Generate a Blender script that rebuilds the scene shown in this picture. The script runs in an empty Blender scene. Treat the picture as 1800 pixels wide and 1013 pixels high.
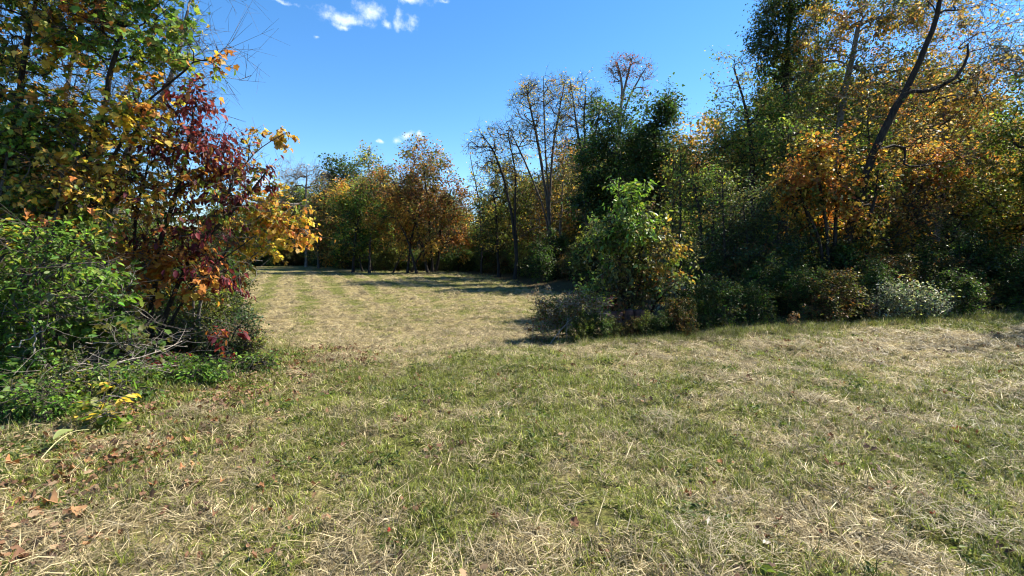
import bpy, math, random
import numpy as np
from mathutils import Vector, Matrix

# ------------------------------------------------------------------ camera, sky, sun, exposure
SC = bpy.context.scene
COL = SC.collection
F_PX = 825.0                 # focal length in photo pixels (1800 wide)
HORIZON = 445.0
PITCH = math.atan((506.5 - HORIZON) / F_PX)
CAM_Z = 1.6
cam = bpy.data.cameras.new('camera')
cam.sensor_width = 36.0
cam.lens = F_PX / 1800.0 * 36.0
cam.clip_start = 0.05
cam.clip_end = 3000.0
camo = bpy.data.objects.new('camera', cam)
COL.objects.link(camo)
camo.location = (0, 0, CAM_Z)
camo.rotation_euler = (math.radians(90) - PITCH, 0, 0)
SC.camera = camo

SUN_AZ = math.radians(69)    # clockwise from +Y (view direction) towards +X
SUN_EL = math.radians(49)
w = bpy.data.worlds.new('World')
SC.world = w
w.use_nodes = True
nt = w.node_tree
nt.nodes.clear()
N = nt.nodes.new
L = nt.links.new
wout = N('ShaderNodeOutputWorld')
bg = N('ShaderNodeBackground')
bg.inputs['Strength'].default_value = 0.094
sky = N('ShaderNodeTexSky')
sky.sky_type = 'NISHITA'
sky.sun_disc = False
sky.sun_elevation = SUN_EL
sky.sun_rotation = SUN_AZ
sky.altitude = 200
sky.air_density = 1.0
sky.dust_density = 0.05
sky.ozone_density = 4.0
# small white clouds, placed by direction
def px_dir(px, py):
    u = (px - 900) / F_PX
    v = (506.5 - py) / F_PX
    d = np.array([u, math.cos(PITCH) + v * math.sin(PITCH), -math.sin(PITCH) + v * math.cos(PITCH)])
    return d / np.linalg.norm(d)
tc = N('ShaderNodeTexCoord')
nz = N('ShaderNodeTexNoise')
nz.inputs['Scale'].default_value = 45
nz.inputs['Detail'].default_value = 7
nz.inputs['Roughness'].default_value = 0.62
L(tc.outputs['Generated'], nz.inputs['Vector'])
nw = N('ShaderNodeTexNoise')
nw.inputs['Scale'].default_value = 28
nw.inputs['Detail'].default_value = 4
L(tc.outputs['Generated'], nw.inputs['Vector'])
ws = N('ShaderNodeVectorMath'); ws.operation = 'MULTIPLY_ADD'
L(nw.outputs['Color'], ws.inputs[0]); ws.inputs[1].default_value = (0.03, 0.03, 0.03); ws.inputs[2].default_value = (-0.015, -0.015, -0.015)
wa = N('ShaderNodeVectorMath'); wa.operation = 'ADD'
L(tc.outputs['Generated'], wa.inputs[0]); L(ws.outputs[0], wa.inputs[1])
acc = None
CLOUDS = [(600, 30, 44, 12), (648, 18, 32, 12), (600, 43, 20, 6), (682, 42, 9, 8), (700, 36, 11, 13), (724, 42, 11, 10), (696, 243, 12, 9),
          (716, 236, 16, 7), (737, 240, 8, 6), (668, 250, 8, 4), (720, 2, 30, 6), (780, 2, 14, 5), (560, 62, 6, 4),
          (450, 318, 40, 16), (480, 0, 30, 4), (1150, -150, 60, 25), (300, -300, 90, 40), (-900, 60, 120, 40), (2700, 100, 150, 40)]
for (cx, cy, rx, ry) in CLOUDS:
    c = px_dir(cx, cy)
    r = np.cross(c, [0, 0, 1.0]); r /= np.linalg.norm(r)
    up = np.cross(r, c)
    k = F_PX / math.cos(math.atan((cx - 900) / F_PX))
    sub = N('ShaderNodeVectorMath'); sub.operation = 'SUBTRACT'
    L(wa.outputs[0], sub.inputs[0]); sub.inputs[1].default_value = c
    da = N('ShaderNodeVectorMath'); da.operation = 'DOT_PRODUCT'
    L(sub.outputs[0], da.inputs[0]); da.inputs[1].default_value = r / (rx / k)
    db = N('ShaderNodeVectorMath'); db.operation = 'DOT_PRODUCT'
    L(sub.outputs[0], db.inputs[0]); db.inputs[1].default_value = up / (ry / k)
    dc = N('ShaderNodeVectorMath'); dc.operation = 'DOT_PRODUCT'
    L(sub.outputs[0], dc.inputs[0]); dc.inputs[1].default_value = c * 8
    cmb = N('ShaderNodeCombineXYZ')
    L(da.outputs['Value'], cmb.inputs[0]); L(db.outputs['Value'], cmb.inputs[1]); L(dc.outputs['Value'], cmb.inputs[2])
    ln = N('ShaderNodeVectorMath'); ln.operation = 'LENGTH'
    L(cmb.outputs[0], ln.inputs[0])
    mr = N('ShaderNodeMapRange')
    mr.inputs['From Min'].default_value = 0.0
    mr.inputs['From Max'].default_value = 1.6
    mr.inputs['To Min'].default_value = 0.62
    mr.inputs['To Max'].default_value = 0.0
    L(ln.outputs['Value'], mr.inputs['Value'])
    if acc is None:
        acc = mr.outputs[0]
    else:
        mx = N('ShaderNodeMath'); mx.operation = 'MAXIMUM'
        L(acc, mx.inputs[0]); L(mr.outputs[0], mx.inputs[1]); acc = mx.outputs[0]
ad = N('ShaderNodeMath'); ad.operation = 'ADD'
L(acc, ad.inputs[0]); L(nz.outputs['Fac'], ad.inputs[1])
mk = N('ShaderNodeMapRange'); mk.interpolation_type = 'SMOOTHSTEP'
mk.inputs['From Min'].default_value = 0.70
mk.inputs['From Max'].default_value = 1.34
mk.inputs['To Max'].default_value = 0.9
L(ad.outputs[0], mk.inputs['Value'])
mixc = N('ShaderNodeMix'); mixc.data_type = 'RGBA'
L(mk.outputs[0], mixc.inputs['Factor'])
hs = N('ShaderNodeHueSaturation')
hs.inputs['Saturation'].default_value = 1.23
L(sky.outputs[0], hs.inputs['Color'])
L(hs.outputs[0], mixc.inputs['A'])
mixc.inputs['B'].default_value = (5.4, 5.9, 6.6, 1)
L(mixc.outputs['Result'], bg.inputs['Color'])
L(bg.outputs[0], wout.inputs[0])

sun = bpy.data.lights.new('sun', 'SUN')
sun.energy = 4.9
sun.angle = math.radians(0.53)
sun.color = (1.0, 0.93, 0.80)
suno = bpy.data.objects.new('sun', sun)
COL.objects.link(suno)
SUN_DIR = Vector((math.sin(SUN_AZ) * math.cos(SUN_EL), math.cos(SUN_AZ) * math.cos(SUN_EL), math.sin(SUN_EL)))
suno.rotation_euler = SUN_DIR.to_track_quat('Z', 'Y').to_euler()
suno.location = (30, 20, 40)
VS = SC.view_settings
VS.view_transform = 'Standard'
VS.look = 'None'
VS.exposure = 1.4
VS.gamma = 1.0
VS.use_curve_mapping = False
cy = SC.cycles
cy.max_bounces = 4
cy.diffuse_bounces = 2
cy.use_adaptive_sampling = True
cy.glossy_bounces = 2
cy.transmission_bounces = 4
cy.transparent_max_bounces = 4
cy.caustics_reflective = False
cy.caustics_refractive = False
cy.use_denoising = True
cy.filter_width = 1.1
cy.adaptive_threshold = 0.02

# ------------------------------------------------------------------ helpers
def sstep(a, b, x):
    t = np.clip((np.asarray(x, float) - a) / (b - a), 0, 1)
    return t * t * (3 - 2 * t)

def vnoise(x, y, s, seed=0):
    x = np.asarray(x, float) / s; y = np.asarray(y, float) / s
    xi = np.floor(x).astype(np.int64); yi = np.floor(y).astype(np.int64)
    fx = x - xi; fy = y - yi
    fx = fx * fx * (3 - 2 * fx); fy = fy * fy * (3 - 2 * fy)
    def h(a, b):
        n = (a * 374761393 + b * 668265263 + seed * 974634777) & 0x7fffffff
        n = ((n ^ (n >> 13)) * 1274126177) & 0x7fffffff
        return ((n ^ (n >> 16)) & 0xffff) / 65535.0
    return (h(xi, yi) * (1 - fx) + h(xi + 1, yi) * fx) * (1 - fy) + (h(xi, yi + 1) * (1 - fx) + h(xi + 1, yi + 1) * fx) * fy

def fbm(x, y, s, seed=0, o=4):
    a = 0.0; t = 0.0; k = 1.0
    for i in range(o):
        a = a + k * vnoise(x, y, s, seed + i * 17); t += k; k *= 0.55; s *= 0.5
    return a / t

def height(x, y):
    x = np.asarray(x, float); y = np.asarray(y, float)
    dip = -0.5 * sstep(6.2, 13, y) * (1 - sstep(0.5, 5.5, x))
    rec = 0.36 * sstep(14, 44, y) + 0.35 * sstep(42, 70, y)
    right = 0.30 * sstep(3, 12, x) * (1 - sstep(20, 40, y) * 0.5)
    left = 0.18 * sstep(3.2, 7, -x) * (1 - sstep(9, 16, y))
    lump = 0.10 * (fbm(x, y, 3.5, 3, 3) - 0.5) + 0.075 * (vnoise(x, y, 0.36, 9) - 0.5)
    hill = 11 * sstep(85, 190, np.hypot(x, y)) * (0.75 + 0.5 * fbm(x, y, 60, 4, 2))
    near = sstep(0.2, 2.0, np.hypot(x, y))
    return dip + rec + right + left + lump * near + hill

CAM = np.array([0, 0, CAM_Z])
def ray(px, py):
    u = (px - 900) / F_PX
    v = (506.5 - py) / F_PX
    return np.array([u, math.cos(PITCH) + v * math.sin(PITCH), -math.sin(PITCH) + v * math.cos(PITCH)])
def P(px, py, y):
    d = ray(px, py)
    return CAM + d * (y / d[1])
def G(px, py):
    d = ray(px, py)
    t = 1.0
    for i in range(4000):
        p = CAM + d * t
        if p[2] <= float(height(p[0], p[1])):
            break
        t += 0.01 + t * 0.002
    return np.array([p[0], p[1], float(height(p[0], p[1]))])
def zc(y):
    return y * math.cos(PITCH) + 1.5 * math.sin(PITCH)

def mkmesh(name, V, faces, mat=None, col=None, smooth=False):
    me = bpy.data.meshes.new(name)
    V = np.asarray(V, np.float32)
    faces = [np.asarray(f, np.int32) for f in faces if len(f)]
    me.vertices.add(len(V))
    me.vertices.foreach_set('co', V.ravel())
    loops = np.concatenate([f.ravel() for f in faces])
    starts = []; o = 0
    for f in faces:
        n, k = f.shape
        starts.append(o + np.arange(n, dtype=np.int32) * k); o += n * k
    starts = np.concatenate(starts).astype(np.int32)
    me.loops.add(len(loops)); me.loops.foreach_set('vertex_index', loops)
    me.polygons.add(len(starts)); me.polygons.foreach_set('loop_start', starts)
    if smooth:
        me.polygons.foreach_set('use_smooth', np.ones(len(starts), bool))
    if col is not None:
        c = np.ones((len(V), 4), np.float32); c[:, :3] = col
        a = me.attributes.new('Col', 'FLOAT_COLOR', 'POINT')
        a.data.foreach_set('color', c.ravel())
    me.update(calc_edges=True)
    if mat: me.materials.append(mat)
    return me

def link(name, me, parent=None, loc=None, label=None, cat=None, group=None, kind=None):
    o = bpy.data.objects.new(name, me)
    COL.objects.link(o)
    if parent is not None: o.parent = parent
    if loc is not None: o.location = loc
    if label: o['label'] = label
    if cat: o['category'] = cat
    if group: o['group'] = group
    if kind: o['kind'] = kind
    return o

def copy_tree(o, parent=None):
    c = o.copy(); COL.objects.link(c); c.parent = parent
    for ch in o.children: copy_tree(ch, c)
    return c

# ------------------------------------------------------------------ materials
def base_mat(name):
    m = bpy.data.materials.new(name); m.use_nodes = True
    n = m.node_tree; n.nodes.clear()
    out = n.nodes.new('ShaderNodeOutputMaterial')
    return m, n, out

def leaf_mat(name, rough=0.5, spec=0.28, trans=0.48, tint=None, tintattr=False):
    m, n, out = base_mat(name)
    at = n.nodes.new('ShaderNodeAttribute'); at.attribute_name = 'Col'
    src = at.outputs['Color']
    tex = n.nodes.new('ShaderNodeTexNoise'); tex.inputs['Scale'].default_value = 30
    geo = n.nodes.new('ShaderNodeNewGeometry')
    n.links.new(geo.outputs['Position'], tex.inputs['Vector'])
    mr = n.nodes.new('ShaderNodeMapRange'); mr.inputs['To Min'].default_value = 0.7; mr.inputs['To Max'].default_value = 1.3
    n.links.new(tex.outputs['Fac'], mr.inputs['Value'])
    sc = n.nodes.new('ShaderNodeVectorMath'); sc.operation = 'SCALE'
    n.links.new(src, sc.inputs[0]); n.links.new(mr.outputs[0], sc.inputs['Scale'])
    src = sc.outputs[0]
    pb = n.nodes.new('ShaderNodeBsdfPrincipled')
    pb.inputs['Roughness'].default_value = rough
    pb.inputs['Specular IOR Level'].default_value = spec
    n.links.new(src, pb.inputs['Base Color'])
    tr = n.nodes.new('ShaderNodeBsdfTranslucent')
    tm = n.nodes.new('ShaderNodeVectorMath'); tm.operation = 'MULTIPLY'
    n.links.new(src, tm.inputs[0]); tm.inputs[1].default_value = tint or (1.4, 1.38, 0.85)
    n.links.new(tm.outputs[0], tr.inputs['Color'])
    mx = n.nodes.new('ShaderNodeMixShader'); mx.inputs[0].default_value = trans
    n.links.new(pb.outputs[0], mx.inputs[1]); n.links.new(tr.outputs[0], mx.inputs[2])
    n.links.new(mx.outputs[0], out.inputs[0])
    return m

def bark_mat(name, c0, c1, scale=14):
    m, n, out = base_mat(name)
    tcn = n.nodes.new('ShaderNodeTexCoord')
    mp = n.nodes.new('ShaderNodeMapping'); mp.inputs['Scale'].default_value = (1, 1, 0.22)
    n.links.new(tcn.outputs['Object'], mp.inputs[0])
    t1 = n.nodes.new('ShaderNodeTexNoise'); t1.inputs['Scale'].default_value = scale; t1.inputs['Detail'].default_value = 6
    n.links.new(mp.outputs[0], t1.inputs['Vector'])
    t2 = n.nodes.new('ShaderNodeTexNoise'); t2.inputs['Scale'].default_value = 2.2
    n.links.new(tcn.outputs['Object'], t2.inputs['Vector'])
    mth = n.nodes.new('ShaderNodeMath'); mth.operation = 'MULTIPLY_ADD'
    n.links.new(t2.outputs['Fac'], mth.inputs[0]); mth.inputs[1].default_value = 0.5
    n.links.new(t1.outputs['Fac'], mth.inputs[2])
    cr = n.nodes.new('ShaderNodeValToRGB')
    cr.color_ramp.elements[0].position = 0.5; cr.color_ramp.elements[0].color = (*c0, 1)
    cr.color_ramp.elements[1].position = 0.95; cr.color_ramp.elements[1].color = (*c1, 1)
    n.links.new(mth.outputs[0], cr.inputs[0])
    pb = n.nodes.new('ShaderNodeBsdfPrincipled'); pb.inputs['Roughness'].default_value = 0.85
    pb.inputs['Specular IOR Level'].default_value = 0.25
    n.links.new(cr.outputs[0], pb.inputs['Base Color'])
    bp = n.nodes.new('ShaderNodeBump'); bp.inputs['Strength'].default_value = 1.0; bp.inputs['Distance'].default_value = 0.035
    n.links.new(t1.outputs['Fac'], bp.inputs['Height']); n.links.new(bp.outputs[0], pb.inputs['Normal'])
    n.links.new(pb.outputs[0], out.inputs[0])
    return m

LEAF = leaf_mat('leaf')
LEAF_GLOSS = leaf_mat('leaf_gloss', rough=0.40, spec=0.5, trans=0.44)
LEAF_DRY = leaf_mat('leaf_dry', rough=0.7, spec=0.25, trans=0.2, tint=(1.2, 1.0, 0.7))
BARK = bark_mat('bark', (0.025, 0.02, 0.016), (0.11, 0.09, 0.07))
BARK_DARK = bark_mat('bark_dark', (0.008, 0.007, 0.006), (0.048, 0.038, 0.030), 22)
BARK_GREY = bark_mat('bark_grey', (0.06, 0.052, 0.045), (0.24, 0.21, 0.18))
BARK_PALE = bark_mat('bark_pale', (0.14, 0.12, 0.095), (0.38, 0.33, 0.27))

# leaf colours (linear)
C = dict(dgreen=(0.030, 0.060, 0.016), green=(0.060, 0.115, 0.022), mgreen=(0.085, 0.15, 0.03), ygreen=(0.17, 0.22, 0.035),
         olive=(0.10, 0.105, 0.028), dolive=(0.055, 0.062, 0.02), yellow=(0.50, 0.36, 0.06), gold=(0.34, 0.22, 0.045), orange=(0.42, 0.18, 0.045),
         dorange=(0.28, 0.11, 0.03), rust=(0.19, 0.085, 0.025), brown=(0.12, 0.065, 0.025), maroon=(0.10, 0.020, 0.028),
         red=(0.20, 0.032, 0.034), pink=(0.30, 0.07, 0.06), tan=(0.36, 0.25, 0.13), silver=(0.17, 0.20, 0.15), bluegreen=(0.05, 0.085, 0.045),
         pale=(0.26, 0.27, 0.10), bright=(0.13, 0.24, 0.035))
C = {k_: tuple(min(0.62, x * 1.18) for x in v_) for k_, v_ in C.items()}
def PAL(**k):
    return [(np.array(C[n]), w_) for n, w_ in k.items()]

# ------------------------------------------------------------------ leaf templates (along, across, normal)
TM = {}
TM['diamond'] = (np.array([[0, 0, 0], [.45, .34, .06], [1, 0, -.05], [.5, -.34, .06]]), [np.array([[0, 1, 2, 3]])])
TM['oval'] = (np.array([[0, 0, 0], [.28, .24, .05], [.68, .22, .04], [1, 0, -.10], [.68, -.22, .04], [.28, -.24, .05]]),
              [np.array([[0, 1, 2, 3], [0, 3, 4, 5]])])
def _maple():
    o = [(0, 0), (-.06, .22), (.08, .42), (.22, .36), (.30, .60), (.42, .46), (.52, .42), (.60, .22), (.78, .20), (1.02, 0)]
    pts = o + [(a, -b) for (a, b) in o[-2:0:-1]]
    V = [(.28, 0, 0)] + [(a, b, 0.10 * abs(b) - 0.10 * max(0, a - .4)) for a, b in pts]
    n = len(pts)
    return np.array(V), [np.array([[0, 1 + i, 1 + (i + 1) % n] for i in range(n)])]
TM['maple'] = _maple()
TM['lobed'] = (np.array([[0, 0, 0], [.12, .38, .07], [.42, .26, .02], [.55, .46, .06], [1, 0, -.12], [.55, -.46, .06], [.42, -.26, .02], [.12, -.38, .07]]),
               [np.array([[0, 1, 2], [2, 3, 4], [0, 2, 4], [4, 5, 6], [0, 4, 6], [0, 6, 7]])])

def frames(rng, n, out=None, droop=0.35, wob=0.7):
    az = rng.uniform(0, 2 * np.pi, n)
    p = rng.normal(droop, 0.45, n)
    t = np.stack([np.cos(az) * np.cos(p), np.sin(az) * np.cos(p), -np.sin(p)], 1)
    if out is not None:
        t = t + out * 0.7
        t /= np.linalg.norm(t, axis=1)[:, None]
    nn = np.array([0, 0, 1.0]) + rng.normal(0, wob, (n, 3))
    nn -= (nn * t).sum(1)[:, None] * t
    nn /= np.linalg.norm(nn, axis=1)[:, None] + 1e-9
    return t, np.cross(nn, t), nn

def leaf_geo(pos, fr, size, tmpl):
    T, F = TM[tmpl]
    rl = np.random.default_rng(len(pos))
    curl = rl.uniform(-0.5, 3.5, len(pos)); bendk = rl.normal(-0.16, 0.22, len(pos))
    Z = T[None, :, 2] * curl[:, None] + bendk[:, None] * T[None, :, 0] ** 2
    t, s, n = fr
    k = len(T); m = len(pos)
    V = pos[:, None, :] + size[:, None, None] * (T[None, :, 0, None] * t[:, None, :] + T[None, :, 1, None] * s[:, None, :] + Z[:, :, None] * n[:, None, :])
    off = (np.arange(m) * k)[:, None, None]
    return V.reshape(-1, 3), [(f[None] + off).reshape(-1, f.shape[1]) for f in F], k

def pick_cols(rng, pal, n):
    cols = np.array([c for c, _ in pal]); ws = np.array([x for _, x in pal], float); ws /= ws.sum()
    return cols[rng.choice(len(cols), n, p=ws)]

# ------------------------------------------------------------------ tubes
def tube(pts, rad, sides):
    pts = np.asarray(pts); n = len(pts)
    tan = np.gradient(pts, axis=0) if n > 1 else None
    tan /= np.linalg.norm(tan, axis=1)[:, None] + 1e-9
    ref = np.array([1.0, 0.13, 0.07]) if abs(tan[0][0]) < 0.8 else np.array([0.1, 1.0, 0.1])
    a = np.cross(tan, ref); a /= np.linalg.norm(a, axis=1)[:, None] + 1e-9
    b = np.cross(tan, a)
    th = np.linspace(0, 2 * np.pi, sides, endpoint=False)
    V = pts[:, None] + rad[:, None, None] * (np.cos(th)[None, :, None] * a[:, None] + np.sin(th)[None, :, None] * b[:, None])
    i = np.arange(n - 1)[:, None] * sides; j = np.arange(sides)[None]
    q = np.stack([i + j, i + (j + 1) % sides, i + sides + (j + 1) % sides, i + sides + j], -1).reshape(-1, 4)
    return V.reshape(-1, 3), q

class Geo:
    def __init__(self): self.V = []; self.F = []; self.n = 0
    def add(self, V, q):
        self.V.append(V); self.F.append(q + self.n); self.n += len(V)
    def mesh(self, name, mat, base=None):
        if not self.V: return None
        V = np.concatenate(self.V)
        if base is not None: V = V - base
        return mkmesh(name, V, [np.concatenate(self.F)], mat, smooth=True)

def prisms(a, b, r0, r1):
    m = len(a)
    d = b - a; d /= np.linalg.norm(d, axis=1)[:, None] + 1e-9
    ref = np.where(np.abs(d[:, 2:3]) < 0.9, np.array([[0, 0, 1.0]]), np.array([[1.0, 0, 0]]))
    u = np.cross(d, ref); u /= np.linalg.norm(u, axis=1)[:, None] + 1e-9
    v = np.cross(d, u)
    Vs = []
    for p, r in ((a, r0), (b, r1)):
        for k in range(3):
            th = 2 * np.pi * k / 3
            Vs.append(p + np.reshape(r, (-1, 1)) * (math.cos(th) * u + math.sin(th) * v))
    V = np.stack(Vs, 1).reshape(-1, 3)
    o = (np.arange(m) * 6)[:, None, None]
    q = np.array([[0, 1, 4, 3], [1, 2, 5, 4], [2, 0, 3, 5]])[None] + o
    return V, q.reshape(-1, 4)

# ------------------------------------------------------------------ tree generator
def grow(rng, trunks, clusters, trunk_r, step=0.5, r_tip=0.006, bend=0.25, wob=0.05):
    """trunks: list of polylines; clusters (m,3) -> node arrays and polylines"""
    cap = 400 + sum(len(t) for t in trunks) * 8 + len(clusters) * 14
    Pn = np.zeros((cap, 3)); par = -np.ones(cap, int); n = 0
    lines = []; tr_idx = []
    for tp in trunks:
        tp = np.asarray(tp, float)
        seg = np.linalg.norm(np.diff(tp, axis=0), axis=1); cum = np.r_[0, np.cumsum(seg)]
        k = max(4, int(cum[-1] / max(step, cum[-1] / 24)))
        s = np.linspace(0, cum[-1], k + 1)
        q = np.stack([np.interp(s, cum, tp[:, i]) for i in range(3)], 1)
        for _ in range(2):
            q[1:-1] = 0.25 * q[:-2] + 0.5 * q[1:-1] + 0.25 * q[2:]
        w_ = np.cumsum(rng.normal(0, wob * step, (k + 1, 3)), 0); w_ -= np.linspace(0, 1, k + 1)[:, None] * w_[-1]; w_[:, 2] = 0
        q = q + w_
        idx = list(range(n, n + k + 1))
        Pn[n:n + k + 1] = q
        for a in idx[1:]: par[a] = a - 1
        n += k + 1
        lines.append(idx); tr_idx.append(idx)
    T = Pn[:n].copy()
    d0 = np.min(np.linalg.norm(clusters[:, None] - T[None], axis=2), 1) if len(clusters) else []
    is_end = []
    low = min(t[0][2] for t in trunks)
    for ci in np.argsort(d0):
        c = clusters[ci]
        if n + 20 > cap: break
        d = c - Pn[:n]; dist = np.linalg.norm(d, axis=1) + 1e-6
        rise = d[:, 2] / dist
        cost = dist * (1 + 0.7 * np.maximum(0, 0.15 - rise)) + 3.0 * (Pn[:n, 2] < low + 0.25)
        i = int(np.argmin(cost)); D = dist[i]
        k = int(np.clip(D / (step * 0.7), 2, 8))
        p0 = Pn[i]
        pd = p0 - Pn[par[i]] if par[i] >= 0 else np.array([0, 0, 1.0])
        pd = pd / (np.linalg.norm(pd) + 1e-9)
        ctrl = p0 + pd * D * 0.25 + d[i] * 0.3 + rng.normal(0, bend * 0.3 * D, 3) + np.array([0, 0, bend * 0.25 * D])
        t = np.linspace(0, 1, k + 1)[1:, None]
        q = (1 - t) ** 2 * p0 + 2 * t * (1 - t) * ctrl + t * t * c
        q[:-1] += rng.normal(0, 0.02 * D, (k - 1, 3)) if k > 1 else 0
        idx = list(range(n, n + k))
        Pn[n:n + k] = q; par[n] = i
        for a in idx[1:]: par[a] = a - 1
        n += k
        lines.append([i] + idx)
        is_end.append(idx[-1])
    cnt = np.zeros(n)
    cnt[is_end] += 1
    for idx in tr_idx: cnt[idx[-1]] += 1
    for i in range(n - 1, 0, -1):
        if par[i] >= 0: cnt[par[i]] += cnt[i]
    tot = max(2.0, max(cnt[idx[0]] for idx in tr_idx))
    e = math.log(trunk_r / r_tip) / math.log(tot)
    rad = r_tip * np.maximum(cnt, 1) ** e
    for idx in tr_idx:
        k = len(idx)
        tap = trunk_r * (1 - 0.75 * np.linspace(0, 1, k)) * (cnt[idx[0]] / tot) ** 0.3
        rad[idx] = np.maximum(rad[idx] * 0.8, tap)
        rad[idx[0]] *= 1.35
        if k > 3: rad[idx[1]] *= 1.08
    return Pn[:n], par[:n], rad, lines, tr_idx, np.array(is_end, int)

def tree(name, label, cat, bx, depth, blobs, pal, path=None, r=0.12, ncl=120, nleaf=40, lsize=0.1, tmpl='diamond', twl=0.45, ntw=4,
         spread=0.14, group=None, seed=0, stems=1, dk=0.85, bark=None, mat=None, droop=0.35, wob=0.7, base=None, big=0, top=None,
         r_tip=0.006, bend=0.25, stem_spread=0.25, subtw=0, tubemin=0.0, crown_name='crown', twig_r=0.0035, paths=None):
    rng = np.random.default_rng(1000 + seed)
    bark = bark or BARK; mat = mat or LEAF
    if 11.5 < depth < 19 and lsize > 0.07:
        lsize *= 0.76; nleaf = int(nleaf * 1.6); spread *= 0.85
    k = zc(depth) / F_PX
    if base is None:
        X = (bx - 900) * k
        base = np.array([X, depth, float(height(X, depth))])
    base = np.asarray(base, float)
    cen = []; rad3 = []; pals = []; wts = []
    for b in blobs:
        px, py, rx, ry = b[:4]
        pl = b[4] if len(b) > 4 and b[4] else pal
        den = b[5] if len(b) > 5 else 1.0
        dy = b[6] if len(b) > 6 else 0.0
        kk = zc(depth + dy) / F_PX
        cen.append(P(px, py, depth + dy)); rr = np.array([rx * kk, dk * min(rx, ry * 1.3) * kk, ry * kk]); rad3.append(rr)
        pals.append(pl); wts.append((rr[0] * rr[2]) ** 1.1 * den)
    wts = np.array(wts); wts /= wts.sum()
    bi = rng.choice(len(blobs), ncl, p=wts)
    dirs = rng.normal(size=(ncl, 3)); dirs /= np.linalg.norm(dirs, axis=1)[:, None]
    rr = rng.uniform(0.05, 1, ncl) ** 0.42
    cl = np.array(cen)[bi] + dirs * np.array(rad3)[bi] * rr[:, None]
    cl[:, 2] = np.maximum(cl[:, 2], height(cl[:, 0], cl[:, 1]) + 0.12)
    # trunks
    sink = base - np.array([0, 0, 0.06])
    trunks = []
    if paths:
        for pth in paths:
            trunks.append([sink] + [P(a[0], a[1], depth + (a[2] if len(a) > 2 else 0)) for a in pth])
    elif path:
        trunks.append([sink] + [P(a[0], a[1], depth + (a[2] if len(a) > 2 else 0)) for a in path])
    else:
        order = np.argsort(-wts)
        for s in range(stems):
            c = np.array(cen)[order[s % len(order)]].copy()
            rz = np.array(rad3)[order[s % len(order)]]
            b0 = sink.copy()
            if stems > 1:
                b0[:2] += rng.normal(0, stem_spread, 2); b0[2] = float(height(b0[0], b0[1])) - 0.06
            c[2] += rz[2] * 0.35
            mid = b0 + (c - b0) * 0.55; mid[:2] = b0[:2] + (c - b0)[:2] * 0.35
            trunks.append([b0, mid, c])
    Pn, par, rad, lines, tri, ends = grow(rng, trunks, cl, r, step=max(0.2, 0.05 * (base[2] * 0 + np.ptp(cl[:, 2]))), r_tip=r_tip, bend=bend)
    root = link(name, None, None, base, label, cat, group)
    root.empty_display_size = 0.3
    gt = Geo(); gb = Geo()
    for li, ln in enumerate(lines):
        pts = Pn[ln]; rd = rad[ln].copy()
        istr = li < len(tri)
        if not istr:
            rd[0] = min(rd[0], rd[1] * 1.25)
        mr = rd.max()
        if mr < tubemin: continue
        sides = 9 if mr > 0.09 else (6 if mr > 0.03 else (4 if mr > 0.012 else 3))
        V, q = tube(pts, rd, sides if mr < .06 else 14)
        if mr > .06:
            sd_ = 14; cpt = np.repeat(pts, sd_, 0); th_ = np.tile(np.arange(sd_), len(pts))
            ridge = 1 + 0.13 * np.sin(th_ * 2.7 + rng.uniform(0, 6)) * np.sin(th_ * 1.3 + 2) + rng.normal(0, .05, len(V))
            V = cpt + (V - cpt) * ridge[:, None]
        (gt if istr or mr > r * 0.45 else gb).add(V, q)
    tw_a = []; tw_b = []; tw_c = []
    nE = len(ends)
    E = Pn[ends]; pdir = E - Pn[par[ends]]
    pdir /= np.linalg.norm(pdir, axis=1)[:, None] + 1e-9
    src = np.repeat(np.arange(nE), ntw)
    jit = rng.normal(size=(nE * ntw, 3)); jit[:, 2] *= 0.7
    dd = pdir[src] * 0.9 + jit * 0.75
    dd /= np.linalg.norm(dd, axis=1)[:, None]
    ta = E[src] - pdir[src] * rng.uniform(0, 0.35, (len(src), 1)) * twl
    tb = ta + dd * twl * rng.uniform(0.5, 1.25, (len(src), 1))
    V, q = prisms(ta, tb, np.full(len(ta), twig_r), np.full(len(ta), twig_r * 0.45))
    gb.add(V, q)
    if subtw:
        s2 = np.repeat(np.arange(len(ta)), subtw)
        f = rng.uniform(0.3, 0.9, (len(s2), 1))
        a2 = ta[s2] * (1 - f) + tb[s2] * f
        d2 = dd[s2] + rng.normal(0, 0.6, (len(s2), 3)); d2 /= np.linalg.norm(d2, axis=1)[:, None]
        b2 = a2 + d2 * twl * rng.uniform(0.3, 0.8, (len(s2), 1))
        V, q = prisms(a2, b2, np.full(len(a2), twig_r * 0.6), np.full(len(a2), twig_r * 0.35)); gb.add(V, q)
    tm = gt.mesh('trunk', bark, base)
    if tm: link('trunk', tm, root)
    bm_ = gb.mesh('branches', bark, base)
    if bm_: link('branches', bm_, root, kind='stuff')
    nl = int(nE * nleaf)
    if nl > 0:
        # leaves per twig, uneven between clusters
        wcl = rng.gamma(1.3, 1.0, nE); wcl /= wcl.sum()
        lc = rng.choice(nE, nl, p=wcl)
        tw = lc * ntw + rng.integers(0, ntw, nl)
        f = rng.uniform(0.15, 1.05, (nl, 1))
        pos = ta[tw] * (1 - f) + tb[tw] * f + rng.normal(0, spread, (nl, 3))
        gz = height(pos[:, 0], pos[:, 1]) + 0.03
        pos[:, 2] = np.maximum(pos[:, 2], gz)
        fr = frames(rng, nl, dd[tw], droop, wob)
        size = lsize * np.clip(np.exp(rng.normal(-0.05, 0.3, nl)), 0.4, 1.6)
        # colour: cluster colour + individual scatter
        order = np.argsort(d0) if False else None
        cc = np.zeros((nE, 3)); lcol = np.zeros((nl, 3))
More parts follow.
